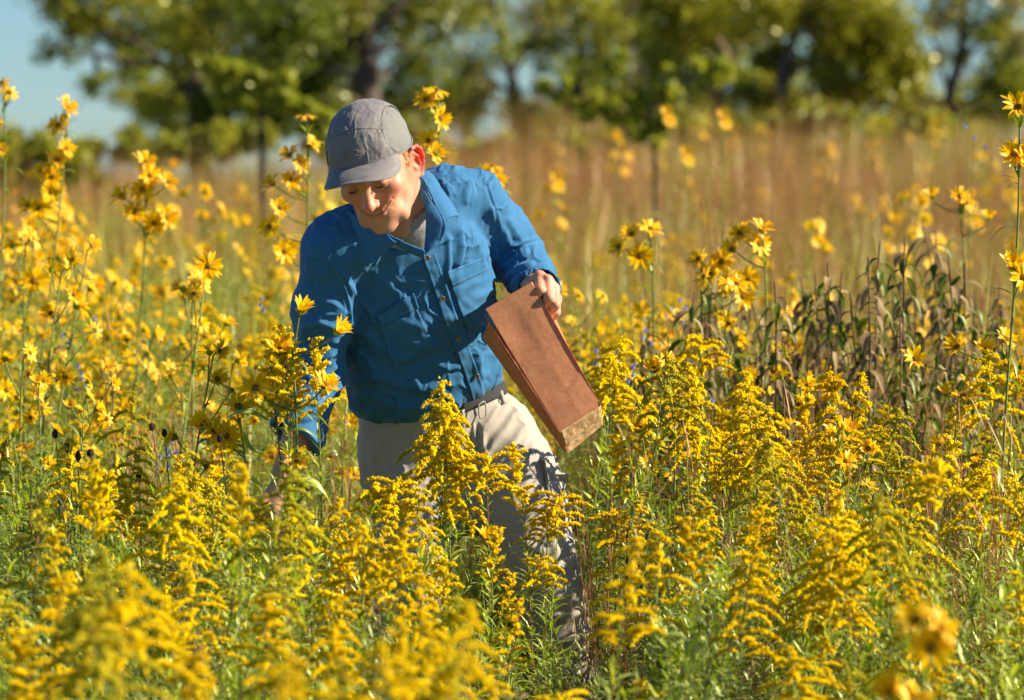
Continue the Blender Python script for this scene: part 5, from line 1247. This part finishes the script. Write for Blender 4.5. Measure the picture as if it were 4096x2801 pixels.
try_sun(11, (600, 775), 1.0, 2.6, np.array([(0, 250), (600, 262), (640, 240), (700, 235), (770, 245), (1100, 240)], float), .85, 1.25)
try_sun(8, (-30, 220), -.2, .9, ENVS + 110, .8, 1.2)
try_sun(8, (620, 1040), -.3, .9, ENVS + 80, .8, 1.15)

# hanging dark leaves: the withered plants at the right
WITH = []
def wither_proto(seed, h):
    rg = np.random.default_rng(seed); P = stem_curve(rg, h, .08, 12); st = MB(); v, f = tube(P, np.linspace(.0045, .002, 12), 6); st.add(v, f)
    fo = MB(); T, S_, U = frames(P)
    for k in range(76):
        t = .18 + .80 * k / 76; p = along(P, np.array([t]))[0]; a = k * 2.4 + rg.uniform(-.5, .5); d = np.array((math.cos(a), math.sin(a), rg.uniform(-.1, .5)))
        V, F = leaf_geo(p, d, rg.uniform(.05, .085), rg.uniform(.014, .020), rg.uniform(1.2, 3.0), 5, .45, rg.uniform(-.6, .6)); fo.add(V, F, int(rg.random() < .58))
    return dict(h=h, tip=P[-1], form='', parts=[('stem', st.mesh('withered_stem', [M_drystem])), ('foliage', fo.mesh('withered_foliage', [M_leafd, M_dry]))])
WP = [wither_proto(700 + i, 1.2) for i in range(4)]
for k, (px, py) in enumerate([(828, 262), (842, 272), (705, 240 + 40), (922, 222), (905, 245), (935, 238), (880, 250), (868, 265), (948, 262), (965, 270), (893, 285), (915, 290), (850, 300), (825, 305), (790, 308), (765, 318), (742, 312), (720, 322), (702, 332), (938, 300), (975, 300), (990, 315), (870, 318), (810, 330), (780, 338), (900, 325), (955, 330), (690, 345), (735, 345), (985, 345), (760, 352), (1000, 290), (832, 340), (858, 345), (925, 345), (650, 330), (668, 345), (695, 300), (712, 296), (750, 300), (775, 290), (800, 285), (815, 282), (725, 360), (750, 365), (790, 360), (820, 365), (850, 370), (885, 362), (940, 350), (965, 355), (1010, 330), (905, 370), (680, 365)]):
    y = 1.0 + 1.8 * rg.random(); WITH.append((tip_place('withered_shrub', WP[k % 4], px, py - (8 if k > 3 else 0), y, rg.uniform(0, 6.28), 'withered leafy plants among the goldenrods', 'shrub'), (px, py), y))

# dark seed heads on bare stems
def simple_plant(kind, pts, y, parts, group, cat):
    pass
SEED = []
for k, (px, py) in enumerate([(55, 434), (67, 447), (78, 456), (69, 466), (90, 453), (152, 427), (164.5, 433), (220, 438), (244.5, 470), (61, 501), (166, 537), (308, 487), (139, 476), (290, 505), (376, 610)]):
    y = (-.3, -.2, -.25, -.1, .1, .2, .0, -.3, -.35, -.5, -.9, -.4, -.1, -.5, -2.0)[k]; tp = at(px, py, y); r2 = np.random.default_rng(k); b = np.array((tp[0] + r2.uniform(-.02, .12), y, 0)); b[2] = float(ground(b[0], b[1]))
    root = empty('coneflower_stalk', b); tag(root, None, 'seed head', 'dark seed heads on bare stalks'); t = np.linspace(0, 1, 12)[:, None]; W = b + (tp - b) * t; W[:, 0] = b[0] + (tp[0] - b[0]) * t[:, 0] ** 1.6
    mb = MB(); v, f = tube(W - b, np.linspace(.0022, .0011, 12), 5); mb.add(v, f)
    obj('stem', mb.mesh('seed_stem', [M_drystem]), root)
    mb = MB(); a = np.linspace(0, 2 * math.pi, 9, endpoint=False); q = np.linspace(0, math.pi, 7); L_ = .0105 * (1.3 if k in (1, 2, 3) else 1); L_ *= .8; V = np.concatenate([np.stack((.0056 * math.sin(z) * np.cos(a), .0056 * math.sin(z) * np.sin(a), -L_ * math.cos(z) + 0 * a), 1) for z in q]); mb.add(V, grid_faces(7, 9, True))
    u = r2.normal(size=(80, 3)); u = unit(u); blobs(mb, u * np.array((.0057, .0057, L_)), .0013, 0, r2)
    h = obj('seed_head', mb.mesh('seed_head', [M_seed], smooth=False), root); h.location = tp - b; SEED.append((root, (px, py)))
# pale blue flowers on thin stems
BLUE = []
for k, (px, py, y) in enumerate([(55, 310, 2.2), (95, 318, 2.0), (62, 335, 1.8), (78, 366, 1.5), (82, 378, 1.5), (237, 340, 2.4) if False else (262, 298, 2.2), (172, 440, .6), (176, 452, .4), (160, 456, .5), (965, 126, 2.2), (680, 300, 2.0), (683, 310, 1.9), (672, 309, 2.1), (646, 330, 1.6), (596, 350, .9), (617, 352, .5), (633, 366, .3), (730, 447, -.1), (705, 392, .2)]):
    tp = at(px, py, y); r2 = np.random.default_rng(50 + k); b = np.array((tp[0] + r2.uniform(-.05, .10), y, 0)); b[2] = float(ground(b[0], b[1])); root = empty('blue_sage', b); tag(root, None, 'wildflower', 'small blue flowers on thin stems')
    t = np.linspace(0, 1, 12)[:, None]; W = b + (tp - b) * t; W[:, 0] = b[0] + (tp[0] - b[0]) * t[:, 0] ** 1.8; st = MB(); v, f = tube(W - b, np.linspace(.0018, .0008, 12), 4); st.add(v, f); leaves_on(st, W - b, .3, .95, 14, .045, .004, r2, 0, .9, .2)
    side = [(0, 0, 0)] + ([(.025, 0, -.03), (.055, .01, -.055)] if k == 9 else [(r2.uniform(-.02, .02), 0, -.018), (r2.uniform(-.02, .02), 0, -.03)])
    for o in side[1:]: v, f = tube(np.array([W[-3] - b, tp - b + np.array(o)]), [.0009, .0006], 4); st.add(v, f)
    obj('stem', st.mesh('sage_stem', [M_stem]), root)
    for o in side:
        mb = MB()
        for q in range(6): a = q * 1.05 + r2.uniform(-.2, .2); V, F = leaf_geo((0, 0, 0), (math.cos(a), -.6, math.sin(a)), .0085, .006, .2, 2); mb.add(V, F)
        h = obj('flower', mb.mesh('blue_flower', [M_blue]), root); h.location = tp - b + np.array(o)
    BLUE.append((root, (px, py)))
# rust-coloured and tan grass stalks one can tell apart near him
STK = []
def stalk_proto(seed, h=1.1):
    rg = np.random.default_rng(seed); mb = MB()
    for k in range(9):
        a = rg.uniform(0, 6.28); b = np.array((math.cos(a), math.sin(a), 0)) * rg.uniform(0, .03); t = np.linspace(0, 1, 9)[:, None]; e = np.array((rg.normal(0, .05), rg.normal(0, .05), h * rg.uniform(.6, 1))); P = b + e * t; P[:, 0] += .02 * np.sin(t[:, 0] * 3); v, f = tube(P, np.linspace(.0019, .0007, 9), 4); mb.add(v, f)
        for j in range(7):
            q = along(P, np.array([rg.uniform(.45, 1)]))[0]; d = np.array((rg.normal(0, .25), rg.normal(0, .25), 1)); V, F = leaf_geo(q, d, rg.uniform(.05, .11), .0035, .1, 3); mb.add(V, F)
    return dict(h=h, tip=np.array((0, 0, h)), form='', parts=[('stalks', mb.mesh('stalks', [M_rust]))])
KP = [stalk_proto(800 + i) for i in range(4)]
for k in range(96):
    if k < 6: px, y, h = (338, 352, 325, 318, 344, 330)[k], .55 + .1 * k, (.97, .92, 1.0, .88, .9, .95)[k]
    elif k < 84: px, y, h = rg.uniform(600, 1040), rg.uniform(-1.2, 2.2), rg.uniform(.80, 1.10)
    else: px, y, h = rg.uniform(120, 240), rg.uniform(.6, 2.5), rg.uniform(.95, 1.2)
    p = gpt(px, y); r = place('grass_clump', KP[k % 4], p, rg.uniform(0, 6), .9, h / 1.1, 'rust-brown grass clumps', 'grass clump'); STK.append((r, topx(p + (0, 0, h)), y))

# ------------------------------------------------------------------ undergrowth
def under(n, y0, y1, pxr, hlo, hhi, env, protos, pw, rgs, keepout=True):
    P = []; S_ = []; I = []; n0 = n; n = int(n * 1.75)
    while len(P) < n:
        y = rgs.uniform(y0, y1); px = rgs.uniform(*pxr) if len(P) < n - .75 * n0 else (rgs.uniform(-500, -60) if pxr[0] < 0 and (pxr[1] < 1000 or rgs.random() < .5) else rgs.uniform(1084, 1520)); x = at(px, 500, y)[0]; h = rgs.uniform(hlo, hhi); g = float(ground(x, y)); tp = topx(np.array((x, y, g + h)))
        if env is not None and tp[1] < np.interp(tp[0], env[:, 0], env[:, 1]) + 12: h *= .72; tp = topx(np.array((x, y, g + h)))
        if env is not None and tp[1] < np.interp(tp[0], env[:, 0], env[:, 1]): 
            n -= 1; continue
        if keepout and -.32 < y < .32 and (abs(px - 418) < 60 or 480 < px < 625): n -= 1; continue
        if y < .2 and 262 < tp[0] < 335 and tp[1] < 500: n -= 1; continue
        P.append((x, y, g)); i = int(rgs.choice(len(pw), p=np.array(pw) / sum(pw))); I.append(i); S_.append((rgs.uniform(.8, 1.2),) * 2 + (h / protos[i][1],))
    return np.array(P), np.array(S_), np.array(I)
def build_under():
    r = np.random.default_rng(9); pr = [(m, .72) for m in SHOOT]; w = [3, 3, 1.2, 3, 3, 1.2, 1.7]
    A = [under(110, -4.6, -2.2, (-60, 480), .5, .8, ENVF, pr, w, r), under(70, -4.2, -2.2, (480, 1084), .4, .62, ENVF, pr, w, r), under(420, -2.2, -.4, (-60, 1084), .55, .90, ENVF, pr, w, r), under(420, -.4, 2.0, (-60, 1084), .55, .92, ENVM + np.array((0, 12)), pr, w, r), under(420, 2.0, 6.5, (-60, 1084), .6, .95, None, pr, w, r, False), under(420, 6.5, 16, (-60, 620), .6, 1.0, None, pr, w, r, False)]
    P, S_, I = (np.concatenate(z) for z in zip(*A)); o = scatter('meadow_undergrowth', SHOOT, P, euler_z_tilt(len(P), r, .07), S_, I)
    tag(o, 'green leafy undergrowth filling the meadow', 'undergrowth')
    # far goldenrods and sunflowers that merge into a blur
    gm = [merge_mesh('g', [])] if False else None
    far = []
    for g in GR[:5]:
        far.append(g)
build_under()
def join_parts(proto, name):
    """one mesh out of the meshes of a prototype"""
    me = bpy.data.meshes.new(name); V = []; L = []; ls = []; lt = []; mi = []; n = 0; nl = 0; mats = []
    for _, m in proto:
        v = np.zeros(len(m.vertices) * 3, f32); m.vertices.foreach_get('co', v); l = np.zeros(len(m.loops), np.int32); m.loops.foreach_get('vertex_index', l)
        t = np.zeros(len(m.polygons), np.int32); m.polygons.foreach_get('loop_total', t); k = np.zeros(len(m.polygons), np.int32); m.polygons.foreach_get('material_index', k)
        V.append(v.reshape(-1, 3)); L.append(l + n); lt.append(t); mi.append(k + len(mats)); mats += list(m.materials); n += len(m.vertices)
    V = np.concatenate(V); L = np.concatenate(L); lt = np.concatenate(lt); mi = np.concatenate(mi)
    me.vertices.add(len(V)); me.vertices.foreach_set('co', V.ravel()); me.loops.add(len(L)); me.loops.foreach_set('vertex_index', L); me.polygons.add(len(lt))
    me.polygons.foreach_set('loop_start', np.concatenate(([0], np.cumsum(lt)[:-1])).astype(np.int32)); me.polygons.foreach_set('loop_total', lt)
    for m in mats: me.materials.append(m)
    me.polygons.foreach_set('material_index', mi); me.update(calc_edges=True); return me
def sun_joined(p, k):
    parts = list(p['parts']); 
    for j, (q, d) in enumerate(p['heads']):
        m = FL[(j + k) % 6]['one'].copy(); m.transform(Matrix.Translation(Vector(q)) @ rot_to(d).to_matrix().to_4x4()); parts.append(('h', m))
    return join_parts(parts, 'far_sunflower')
def build_far():
    r = np.random.default_rng(19)
    GJ = [join_parts(GR[i]['parts'], 'far_goldenrod') for i in (0, 1, 3, 6)]; SJ = [sun_joined(SF[i], i) for i in (0, 1, 3)]
    def pts(n, y0, y1, fx, hl, hh, pw=1.6):
        y = y0 + (y1 - y0) * r.random(n) ** pw; n = int(n * 1.75); y = np.concatenate((y, y[:n - len(y)])); px = np.where(np.arange(n) < n / 1.75, r.uniform(-60, 1084, n), np.where(r.random(n) < .5, r.uniform(-500, -60, n), r.uniform(1084, 1520, n))); k = r.random(n) < fx(px, y); y = y[k]; px = px[k]; x = (px - 512) / FPX * (y + 9); return np.stack((x, y, ground(x, y)), 1), r.uniform(hl, hh, len(y))
    P, h = pts(640, 3.5, 30, lambda px, y: np.where(px < 420, .62, np.where((px > 690) & (px < 1000), .34, .95) * (1 - .6 * sm(y, 6, 12))), .8, 1.12); I = r.integers(0, 4, len(P))
    o = scatter('distant_goldenrods', GJ, P, euler_z_tilt(len(P), r, .06), np.stack((h * 0 + 1, h * 0 + 1, h), 1), I); tag(o, 'goldenrods farther back merging into a yellow blur', 'goldenrod')
    P, h = pts(560, 7, 46, lambda px, y: np.where(px < 400, .55 * (1 - sm(y, 7, 12)) + .04, .16) , 1.0, 1.45); I = r.integers(0, 3, len(P))
    o = scatter('distant_sunflowers', SJ, P, np.stack((r.normal(0, .06, len(P)), r.normal(0, .06, len(P)), r.uniform(-1, 1, len(P))), 1), np.stack((h / 1.3,) * 3, 1), I); tag(o, 'wild sunflowers farther back merging into a blur', 'sunflower')
    # grass: green and thin among the flowers, tan and rust on the slope
    def grass(n, y0, y1, pw, sel, hl, hh):
        P, h = pts(n, y0, y1, lambda a, b: 1 + 0 * a, hl, hh, pw); px = topx(P)[:, 0]; I = sel(px, P[:, 1], len(P)); return P, h, I
    def sel(px, y, n):
        pn = vnoise(np.stack((px / 90, y / 2.5, 0 * y), -1), 3); warm = sm(px, 150, 600) * .30 + sm(y, 8, 22) * .38 + .85 * pn; u = r.random(n); I = np.where(u < np.clip(warm, .12, .92), np.where(r.random(n) < .60, r.integers(0, 2, n), 3), np.where(r.random(n) < .5, 2, 4)); return I
    A = [grass(750, 1.2, 9, 1, sel, .65, 1.0), grass(2300, 8, 30, 1.1, sel, .75, 1.15), grass(5200, 24, 66, 1.0, sel, .8, 1.2)]
    P, h, I = (np.concatenate(z) for z in zip(*A)); sc = np.where(P[:, 1] > 24, 1.8, 1.15); h = h * np.where(r.random(len(h)) < .12, 1.35, 1)
    o = scatter('prairie_grass', TUFT, P, euler_z_tilt(len(P), r, .07), np.stack((sc, sc, h), 1), I); tag(o, 'tan and rust prairie grass covering the slope', 'grass')
build_far()
# ------------------------------------------------------------------ trees along the top of the slope
def leaf_cloud(mb, C, r, n, size, m, rg, flat=.8):
    """n small leaf sprays spread unevenly through a lump of crown"""
    k = max(4, n // 42); cen = unit(rg.normal(size=(k, 3))) * (rg.random((k, 1)) ** .45) * r * np.array((1, 1, flat)); w = r * rg.uniform(.28, .62, k)
    i = rg.integers(0, k, n); P = C + cen[i] + rg.normal(size=(n, 3)) * (w[i] * .55)[:, None]
    a = unit(rg.normal(size=(n, 3))); b = unit(np.cross(a, rg.normal(size=(n, 3)))); s = size * rg.uniform(.5, 1.3, (n, 1))
    V = np.stack((P - a * s, P + b * s * .42, P + a * s, P - b * s * .42), 1).reshape(-1, 3); F = np.arange(n * 4).reshape(-1, 4); mb.add(V, F, m)
TREES = []
def tree(name, base, lumps, limbs, tr, y, mats, seed, label, size=.065, dens=1.0, cat='tree', group='trees along the top of the slope', bark=None):
    """base (px, py); lumps (px, py, radius px[, y offset, density, material]); limbs: lists of (px, py)"""
    rg = np.random.default_rng(seed); sc = (y + 9) / FPX; x0 = at(base[0], base[1], y)[0]; b = np.array((x0, y, float(ground(x0, y)) - .05)); root = empty(name, b); tag(root, label, cat, group)
    if cat == 'sapling': lumps = [(q[0] + rg.uniform(-1.3, 1.3) * q[2], q[1] + rg.uniform(-.7, .7) * q[2], q[2] * rg.uniform(.35, .55), 0, 2.6, 0) for q in lumps for _ in range(5)]
    if cat == 'tree':
        for _ in range(5): lumps = list(lumps) + [(base[0] + rg.uniform(-75, 75), rg.uniform(92, 142), rg.uniform(13, 24), rg.uniform(-2, 2), rg.uniform(.25, .5), int(rg.random() < .4))]
    mb = MB()
    for L in limbs:
        pts = [at(p[0], p[1], y + (p[2] if len(p) > 2 else 0)) for p in L]
        if L[0] == base[:2] or L is limbs[0]: pts = [b] + pts
        if L is not limbs[0]: pts[0] = main[np.argmin(np.linalg.norm(main - pts[0], axis=1))]
        C = catmull(pts, 5 * len(pts)); n = len(C); tr_ = tr * .66; C = C + .03 * tr * 8 * np.stack([vnoise(np.stack((np.arange(n) * .35, 0 * np.arange(n) + seed + q, 0 * np.arange(n)), 1), q) for q in range(3)], 1) * np.linspace(0, 1, n)[:, None]
        main = C if L is limbs[0] else main; allp = C if L is limbs[0] else np.concatenate((allp, C))
        r0 = tr_ if L is limbs[0] else tr_ * .4; v, f = tube(C - b, np.linspace(r0 * (1.15 if L is limbs[0] else 1), r0 * .30, n), 8); mb.add(v, f)
    cr = MB()
    for lp in lumps:
        c = at(lp[0], lp[1], y + (lp[3] if len(lp) > 3 else rg.uniform(-1, 1) * lp[2] * sc)); r = lp[2] * sc; d = (lp[4] if len(lp) > 4 else 1) * dens; m = lp[5] if len(lp) > 5 else int(rg.random() < .4)
        leaf_cloud(cr, c - b, r, int(d * 66 * (r / size) ** 1.6), size, m, rg)
        q = allp[np.argmin(np.linalg.norm(allp - c, axis=1))]
        for _ in range(2):
            e = c + unit(rg.normal(size=3)) * r * .6; P = catmull([q, q * .5 + e * .5 + np.array((0, 0, .08 * np.linalg.norm(e - q))), e], 8); v, f = tube(P - b, np.linspace(tr * .16, tr * .03, 8), 5); mb.add(v, f)
    obj('trunk', mb.mesh('trunk', [bark or M_bark]), root); obj('crown', cr.mesh('crown', mats, smooth=False), root); TREES.append(root); return root
O, Y_, D_, G_ = M_tree
tree('broadleaf_tree', (200, 150), [(70, 8, 34, 0, .8), (110, 30, 32, 1, .75), (62, 52, 22, 0, .40, 1), (92, 78, 18, 0, .5, 1), (135, 60, 26, 2, .6), (160, 10, 42, 1, 1), (120, -20, 45, 0, 1), (200, 30, 44, -1, 1.2), (50, -18, 30, 0, .7), (190, 90, 30, 1, .9, 1), (160, 112, 20, 0, .6, 1), (150, 95, 16, 0, .5)],
     [[(198, 110), (190, 50), (175, -10)], [(196, 95), (150, 50), (100, 30)], [(192, 70), (120, 60), (70, 50)], [(192, 80), (165, 100), (150, 115)], [(190, 50), (230, 10)]], .26, 57, [O, D_], 1, 'olive tree at the far left whose branches hang over open sky', dens=.75)
tree('broadleaf_tree', (368, 150), [(230, -5, 45, 1), (280, 25, 48, -1, 1.2), (250, 75, 38, 1, 1.1, 1), (300, 90, 40, 1, 1.2, 1), (330, 40, 40, 2, 1.2, 1), (340, -10, 45, 0), (400, 10, 40, 1, .9), (420, 60, 34, 2, .75), (395, 100, 30, 3, .6, 1), (330, 115, 28, 2, .9, 1), (215, 115, 26, 1, .8, 1), (440, 20, 30, 0, .6), (270, 120, 24, 0, .8)],
     [[(368, 110), (366, 50), (362, -20), (360, -60)], [(366, 60), (330, 20), (300, -10)], [(364, 40), (400, 5), (430, -20)], [(364, 20), (340, -30)]], .32, 55, [O, D_], 2, 'big tree with a thick straight trunk directly above the grey cap', dens=.95)
tree('broadleaf_tree', (528, 152), [(490, 10, 34, 1, .55), (460, 60, 26, 1, .45), (505, 50, 28, 0, .5, 1), (540, 20, 36, 1, .6), (480, 100, 24, 0, .4), (560, 70, 24, 0, .45, 1), (520, 110, 22, 0, .5, 1), (450, 5, 30, 0, .5)],
     [[(522, 120), (508, 70), (497, 20), (490, -30)], [(510, 80), (540, 30), (560, -10)], [(515, 100), (480, 70), (455, 60)]], .16, 60, [G_, D_], 3, 'thin-crowned grey tree with a dark leaning trunk right of the cap', dens=.75)
tree('broadleaf_tree', (572, 150), [(590, 30, 34, 0, .7), (620, 10, 40, 1, .85), (600, 75, 28, 0, .6, 1), (650, 40, 34, 1, .75, 1), (560, -5, 34, 0, .6), (640, 85, 26, 1, .6, 1), (580, 110, 22, 1, .55, 1), (540, 50, 22, 1, .4)],
     [[(572, 120), (580, 80), (600, 50), (628, 15), (640, -20)], [(584, 75), (575, 30), (570, -20)], [(595, 55), (640, 60)]], .19, 58, [O, D_], 4, 'forked tree with a dark slanting limb between the grey tree and the middle', dens=.85)
tree('broadleaf_tree', (716, 150), [(690, 15, 40, 0, .95), (665, -10, 36, 0), (670, 60, 34, 1, .9, 1), (720, 50, 38, 1, 1, 1), (710, -10, 38, 0, 1), (650, 100, 22, 1, .55, 1), (745, 15, 34, 1, .9), (700, 95, 24, 1, .45, 1), (735, 85, 22, 0, .4, 1)],
     [[(718, 120), (722, 80), (728, 60), (712, 30), (690, 0), (680, -30)], [(722, 80), (750, 30), (770, -10)], [(725, 66), (700, 40)]], .13, 54, [O, D_], 5, 'dark leafy tree with a pale curving branch near the middle right', dens=.95, bark=M_drystem)
tree('broadleaf_tree', (790, 150), [(770, 10, 40, 0), (810, 0, 42, 1), (850, 20, 42, 0, 1.1), (890, 30, 36, 0, 1), (870, -15, 40, 1), (830, 55, 34, 1, 1, 1), (880, 75, 34, 0, 1, 0), (840, 90, 28, 0, .8, 0), (905, 60, 26, 0, .7), (780, 60, 26, 1, .7, 1), (860, 105, 22, 1, .7, 0), (900, 95, 20, 0, .6), (760, 95, 16, 1, .4, 1), (800, 100, 16, 1, .35, 1)],
     [[(790, 120), (782, 85), (790, 50), (810, 10), (820, -30)], [(784, 80), (820, 60), (870, 50)], [(790, 50), (760, 20)]], .17, 52, [Y_, D_], 6, 'broad yellow-green tree on the right with a full rounded crown', dens=1.0)
tree('broadleaf_tree', (962, 152), [(935, 15, 24, 0, .35), (960, -5, 30, 0, .5), (985, 30, 30, 0, .6, 1), (1000, 80, 34, 0, .9, 1), (1015, 110, 26, 0, 1, 1), (980, 110, 18, 0, .6, 1), (1020, 40, 30, 0, .6), (1010, -5, 30, 0, .5), (940, 60, 16, 0, .3), (1030, 80, 34, 0, 1, 1)],
     [[(958, 125), (950, 100), (962, 50), (966, 0), (968, -40)], [(952, 98), (940, 60), (925, 20), (915, -10)], [(960, 70), (990, 30), (1010, -10)], [(955, 110), (985, 90), (1015, 70)]], .17, 56, [G_, D_], 7, 'dark bare-looking tree at the right edge with sky between its limbs', dens=.75)
REAR = []
for k in range(9):
    r3 = np.random.default_rng(60 + k); bx = 170 + 98 * k + r3.uniform(-20, 20); tall = r3.uniform(35, 75); sp = r3.uniform(34, 52)
    REAR.append((tree('broadleaf_tree', (bx, 150), [(bx + r3.uniform(-sp, sp), r3.uniform(tall, 138), r3.uniform(16, 28), 0, r3.uniform(.25, .5)) for _ in range(9)], [[(bx, 120), (bx + r3.uniform(-12, 12), 80), (bx + r3.uniform(-25, 25), 40)], [(bx, 115), (bx + 30, 90)]], .12, 78 + 2 * k % 7, [(O, G_, Y_)[k % 3], D_], 60 + k, '', dens=.8, group='smaller trees behind the big ones'), bx))
tree('sapling', (262, 150), [(240, 78, 18, 0, .9, 0), (220, 70, 14, 0, .8, 0), (265, 85, 18, 0, .8, 0), (285, 100, 16, 0, .7, 0), (300, 112, 14, 0, .6, 0), (228, 92, 14, 0, .6, 0), (316, 124, 12, 0, .6, 0), (250, 104, 12, 0, .5, 0)], [[(262, 125), (250, 95), (228, 68)], [(258, 110), (290, 105), (318, 125)]], .035, 22, [M_sap, M_sap], 8, 'bright green sapling with feathery leaves left of the cap', .055, .6, 'sapling', 'bright saplings below the trees')
tree('sapling', (655, 160), [(600, 108, 14, 0, .6, 0), (625, 112, 16, 0, .7, 0), (650, 100, 18, 0, .7, 0), (690, 85, 16, 0, .8, 0), (715, 72, 14, 0, .7, 0), (660, 122, 14, 0, .6, 0), (585, 98, 12, 0, .5, 0), (640, 135, 14, 0, .6, 0), (615, 62, 12, 0, .5, 0), (560, 90, 12, 0, .4, 0)], [[(655, 135), (650, 110), (700, 75)], [(653, 120), (620, 110), (585, 98)], [(650, 115), (630, 80), (615, 62)]], .035, 24, [M_sap, M_sap], 9, 'bright green sapling with sprawling branches right of the middle', .055, .55, 'sapling', 'bright saplings below the trees')
tree('bush', (30, 200), [(15, 160, 26, 0, 1, 0), (45, 155, 22, 0, .9, 0), (75, 162, 20, 0, .8, 0), (-10, 152, 30, 0, 1, 0), (60, 178, 22, 0, 1, 1), (20, 182, 24, 0, 1, 1), (96, 178, 14, 0, .7, 0)], [[(30, 185), (28, 165)], [(32, 180), (60, 165)]], .04, 34, [O, D_], 10, 'low olive bush at the left edge under the sky', .07, 1.1, 'bush', 'bushes at the foot of the trees')
tree('bush', (165, 175), [(165, 150, 14, 0, .6, 0), (190, 145, 18, 0, .9, 1), (220, 140, 16, 0, .9, 0), (150, 165, 12, 0, .6, 1), (205, 155, 14, 0, .8, 1)], [[(170, 165), (180, 145)], [(180, 160), (215, 142)]], .04, 42, [O, D_], 11, 'dark low bush under the hanging branches, left', .07, 1.0, 'bush', 'bushes at the foot of the trees')
tree('bush', (800, 145), [(780, 125, 14, 0, .7, 0), (810, 122, 16, 0, .9, 1), (840, 124, 16, 0, .8, 0), (870, 125, 12, 0, .8, 1), (745, 128, 12, 0, .7, 1)], [[(800, 135), (820, 122)], [(795, 138), (770, 125)]], .04, 50, [O, D_], 12, 'dark bush under the yellow-green tree', .08, 1.0, 'bush', 'bushes at the foot of the trees')
tree('bush', (480, 160), [(440, 150, 14, 0, .7, 0), (470, 148, 14, 0, .6, 1), (505, 145, 16, 0, .7, 0), (540, 142, 14, 0, .8, 1), (600, 140, 14, 0, .8, 1), (570, 143, 14, 0, .7, 0)], [[(480, 152), (510, 145)], [(475, 152), (445, 150)]], .04, 46, [O, D_], 13, 'dark bush in the gap right of his ear', .08, .9, 'bush', 'bushes at the foot of the trees')

for k, (bx, by, n, yy, lab) in enumerate(((260, 160, 7, 48, 'olive bush left of the cap at the foot of the big tree'), (330, 160, 6, 50, 'olive bush hidden partly by the grey cap'), (420, 158, 6, 52, 'olive bush right behind the cap flowers'), (600, 160, 7, 40, 'green bush rising from the slope right of his shoulder'), (680, 150, 6, 50, 'green bush on the crest between the two saplings'), (900, 150, 6, 46, 'yellowish bush on the crest at the right'), (115, 178, 6, 46, 'low bush beside the open sky at the left'))):
    r4 = np.random.default_rng(200 + k)
    tree('bush', (bx, by), [(bx + r4.uniform(-38, 38), by - r4.uniform(8, 38), r4.uniform(10, 18), 0, r4.uniform(.5, .9), int(r4.random() < .4)) for _ in range(n)], [[(bx, by - 10), (bx + 5, by - 25)], [(bx, by - 8), (bx - 20, by - 22)]], .04, yy, [(O, Y_)[k % 2], D_], 200 + k, lab, .07, .9, 'bush', 'bushes at the foot of the trees')

# ------------------------------------------------------------------ labels
FORM = {'broad': 'arching plume', 'spike': 'slim spike', 'narrow': 'narrow plume', 'flat': 'flat-topped spray', 'sparse': 'sparse plume', 'plume': 'full plume'}
def zone_x(px):
    for lim, s in ((70, 'at the left edge'), (160, 'far left'), (255, 'left of the man'), (345, 'below his right arm'), (420, 'before his right leg'), (500, 'in front of the man'), (610, 'below the paper bag'), (700, 'just right of bag'), (800, 'right of the man'), (900, 'well right of bag'), (975, 'far right')):
        if px < lim: return s
    return 'at the right edge'
def zone_y(y): return 'blurred near rows' if y < -2.6 else 'front rows' if y < -1.2 else 'just in front' if y < -.3 else 'level with him' if y < .8 else 'behind him' if y < 3 else 'farther back' if y < 6 else 'far rows'
ORD = ['first', 'second', 'third', 'fourth', 'fifth', 'sixth', 'seventh', 'eighth', 'ninth', 'tenth', 'eleventh', 'twelfth', 'thirteenth', 'fourteenth', 'fifteenth', 'sixteenth', 'seventeenth', 'eighteenth', 'nineteenth', 'twentieth']
def number(items):
    """items: (root, text, px): equal texts are told apart by their order from the left"""
    d = {}
    for r, t, px in items: d.setdefault(t, []).append((px, r))
    for t, L in d.items():
        L.sort(key=lambda q: q[0])
        for i, (px, r) in enumerate(L):
            r['label'] = t if len(L) == 1 else '%s, %s from left' % (t, 'leftmost' if i == 0 and False else (ORD[i] if i < 20 else 'number %d' % (i + 1)))
number([(r, '%s, %s, %s, %s' % ('tall goldenrod' if h > .98 else 'short goldenrod' if h < .82 else 'goldenrod', FORM[f], zone_x(tp[0]), zone_y(y)), tp[0]) for r, f, tp, y, h in GOLD])
number([(r, 'smaller hazy tree in the rear row of trees', px) for r, px in REAR])
L = []
for r, note in SUNF:
    p = np.array(r.location); t = topx(p + (0, 0, 1.1))
    if note: r['label'] = 'wild sunflower ' + note
    else:
        n = sum(1 for c in r.children if c.name.startswith('flower_head')); nn = {4: 'four', 5: 'five', 6: 'six', 7: 'seven', 8: 'eight', 9: 'nine'}.get(n, 'some')
        L.append((r, 'wild sunflower with %s flowers, %s, %s' % (nn, zone_x(t[0]) if not 345 < t[0] < 500 else 'behind the man', zone_y(p[1])), t[0]))
number(L)
number([(r, 'withered plant with drooping dark leaves, %s, %s' % (zone_x(t[0]), 'highest row' if t[1] < 275 else 'middle row' if t[1] < 315 else 'lowest row'), t[0]) for r, t, y in WITH])
number([(r, 'dark brown seed head on a bare stalk, %s' % zone_x(t[0]), t[0]) for r, t in SEED])
number([(r, 'thin stem, pale blue flowers, %s, %s' % (zone_x(t[0]), 'high up' if t[1] < 200 else 'mid height' if t[1] < 400 else 'low down'), t[0]) for r, t in BLUE])
number([(r, 'rust-brown grass clump, %s, %s' % (zone_x(t[0]), zone_y(y)), t[0]) for r, t, y in STK])
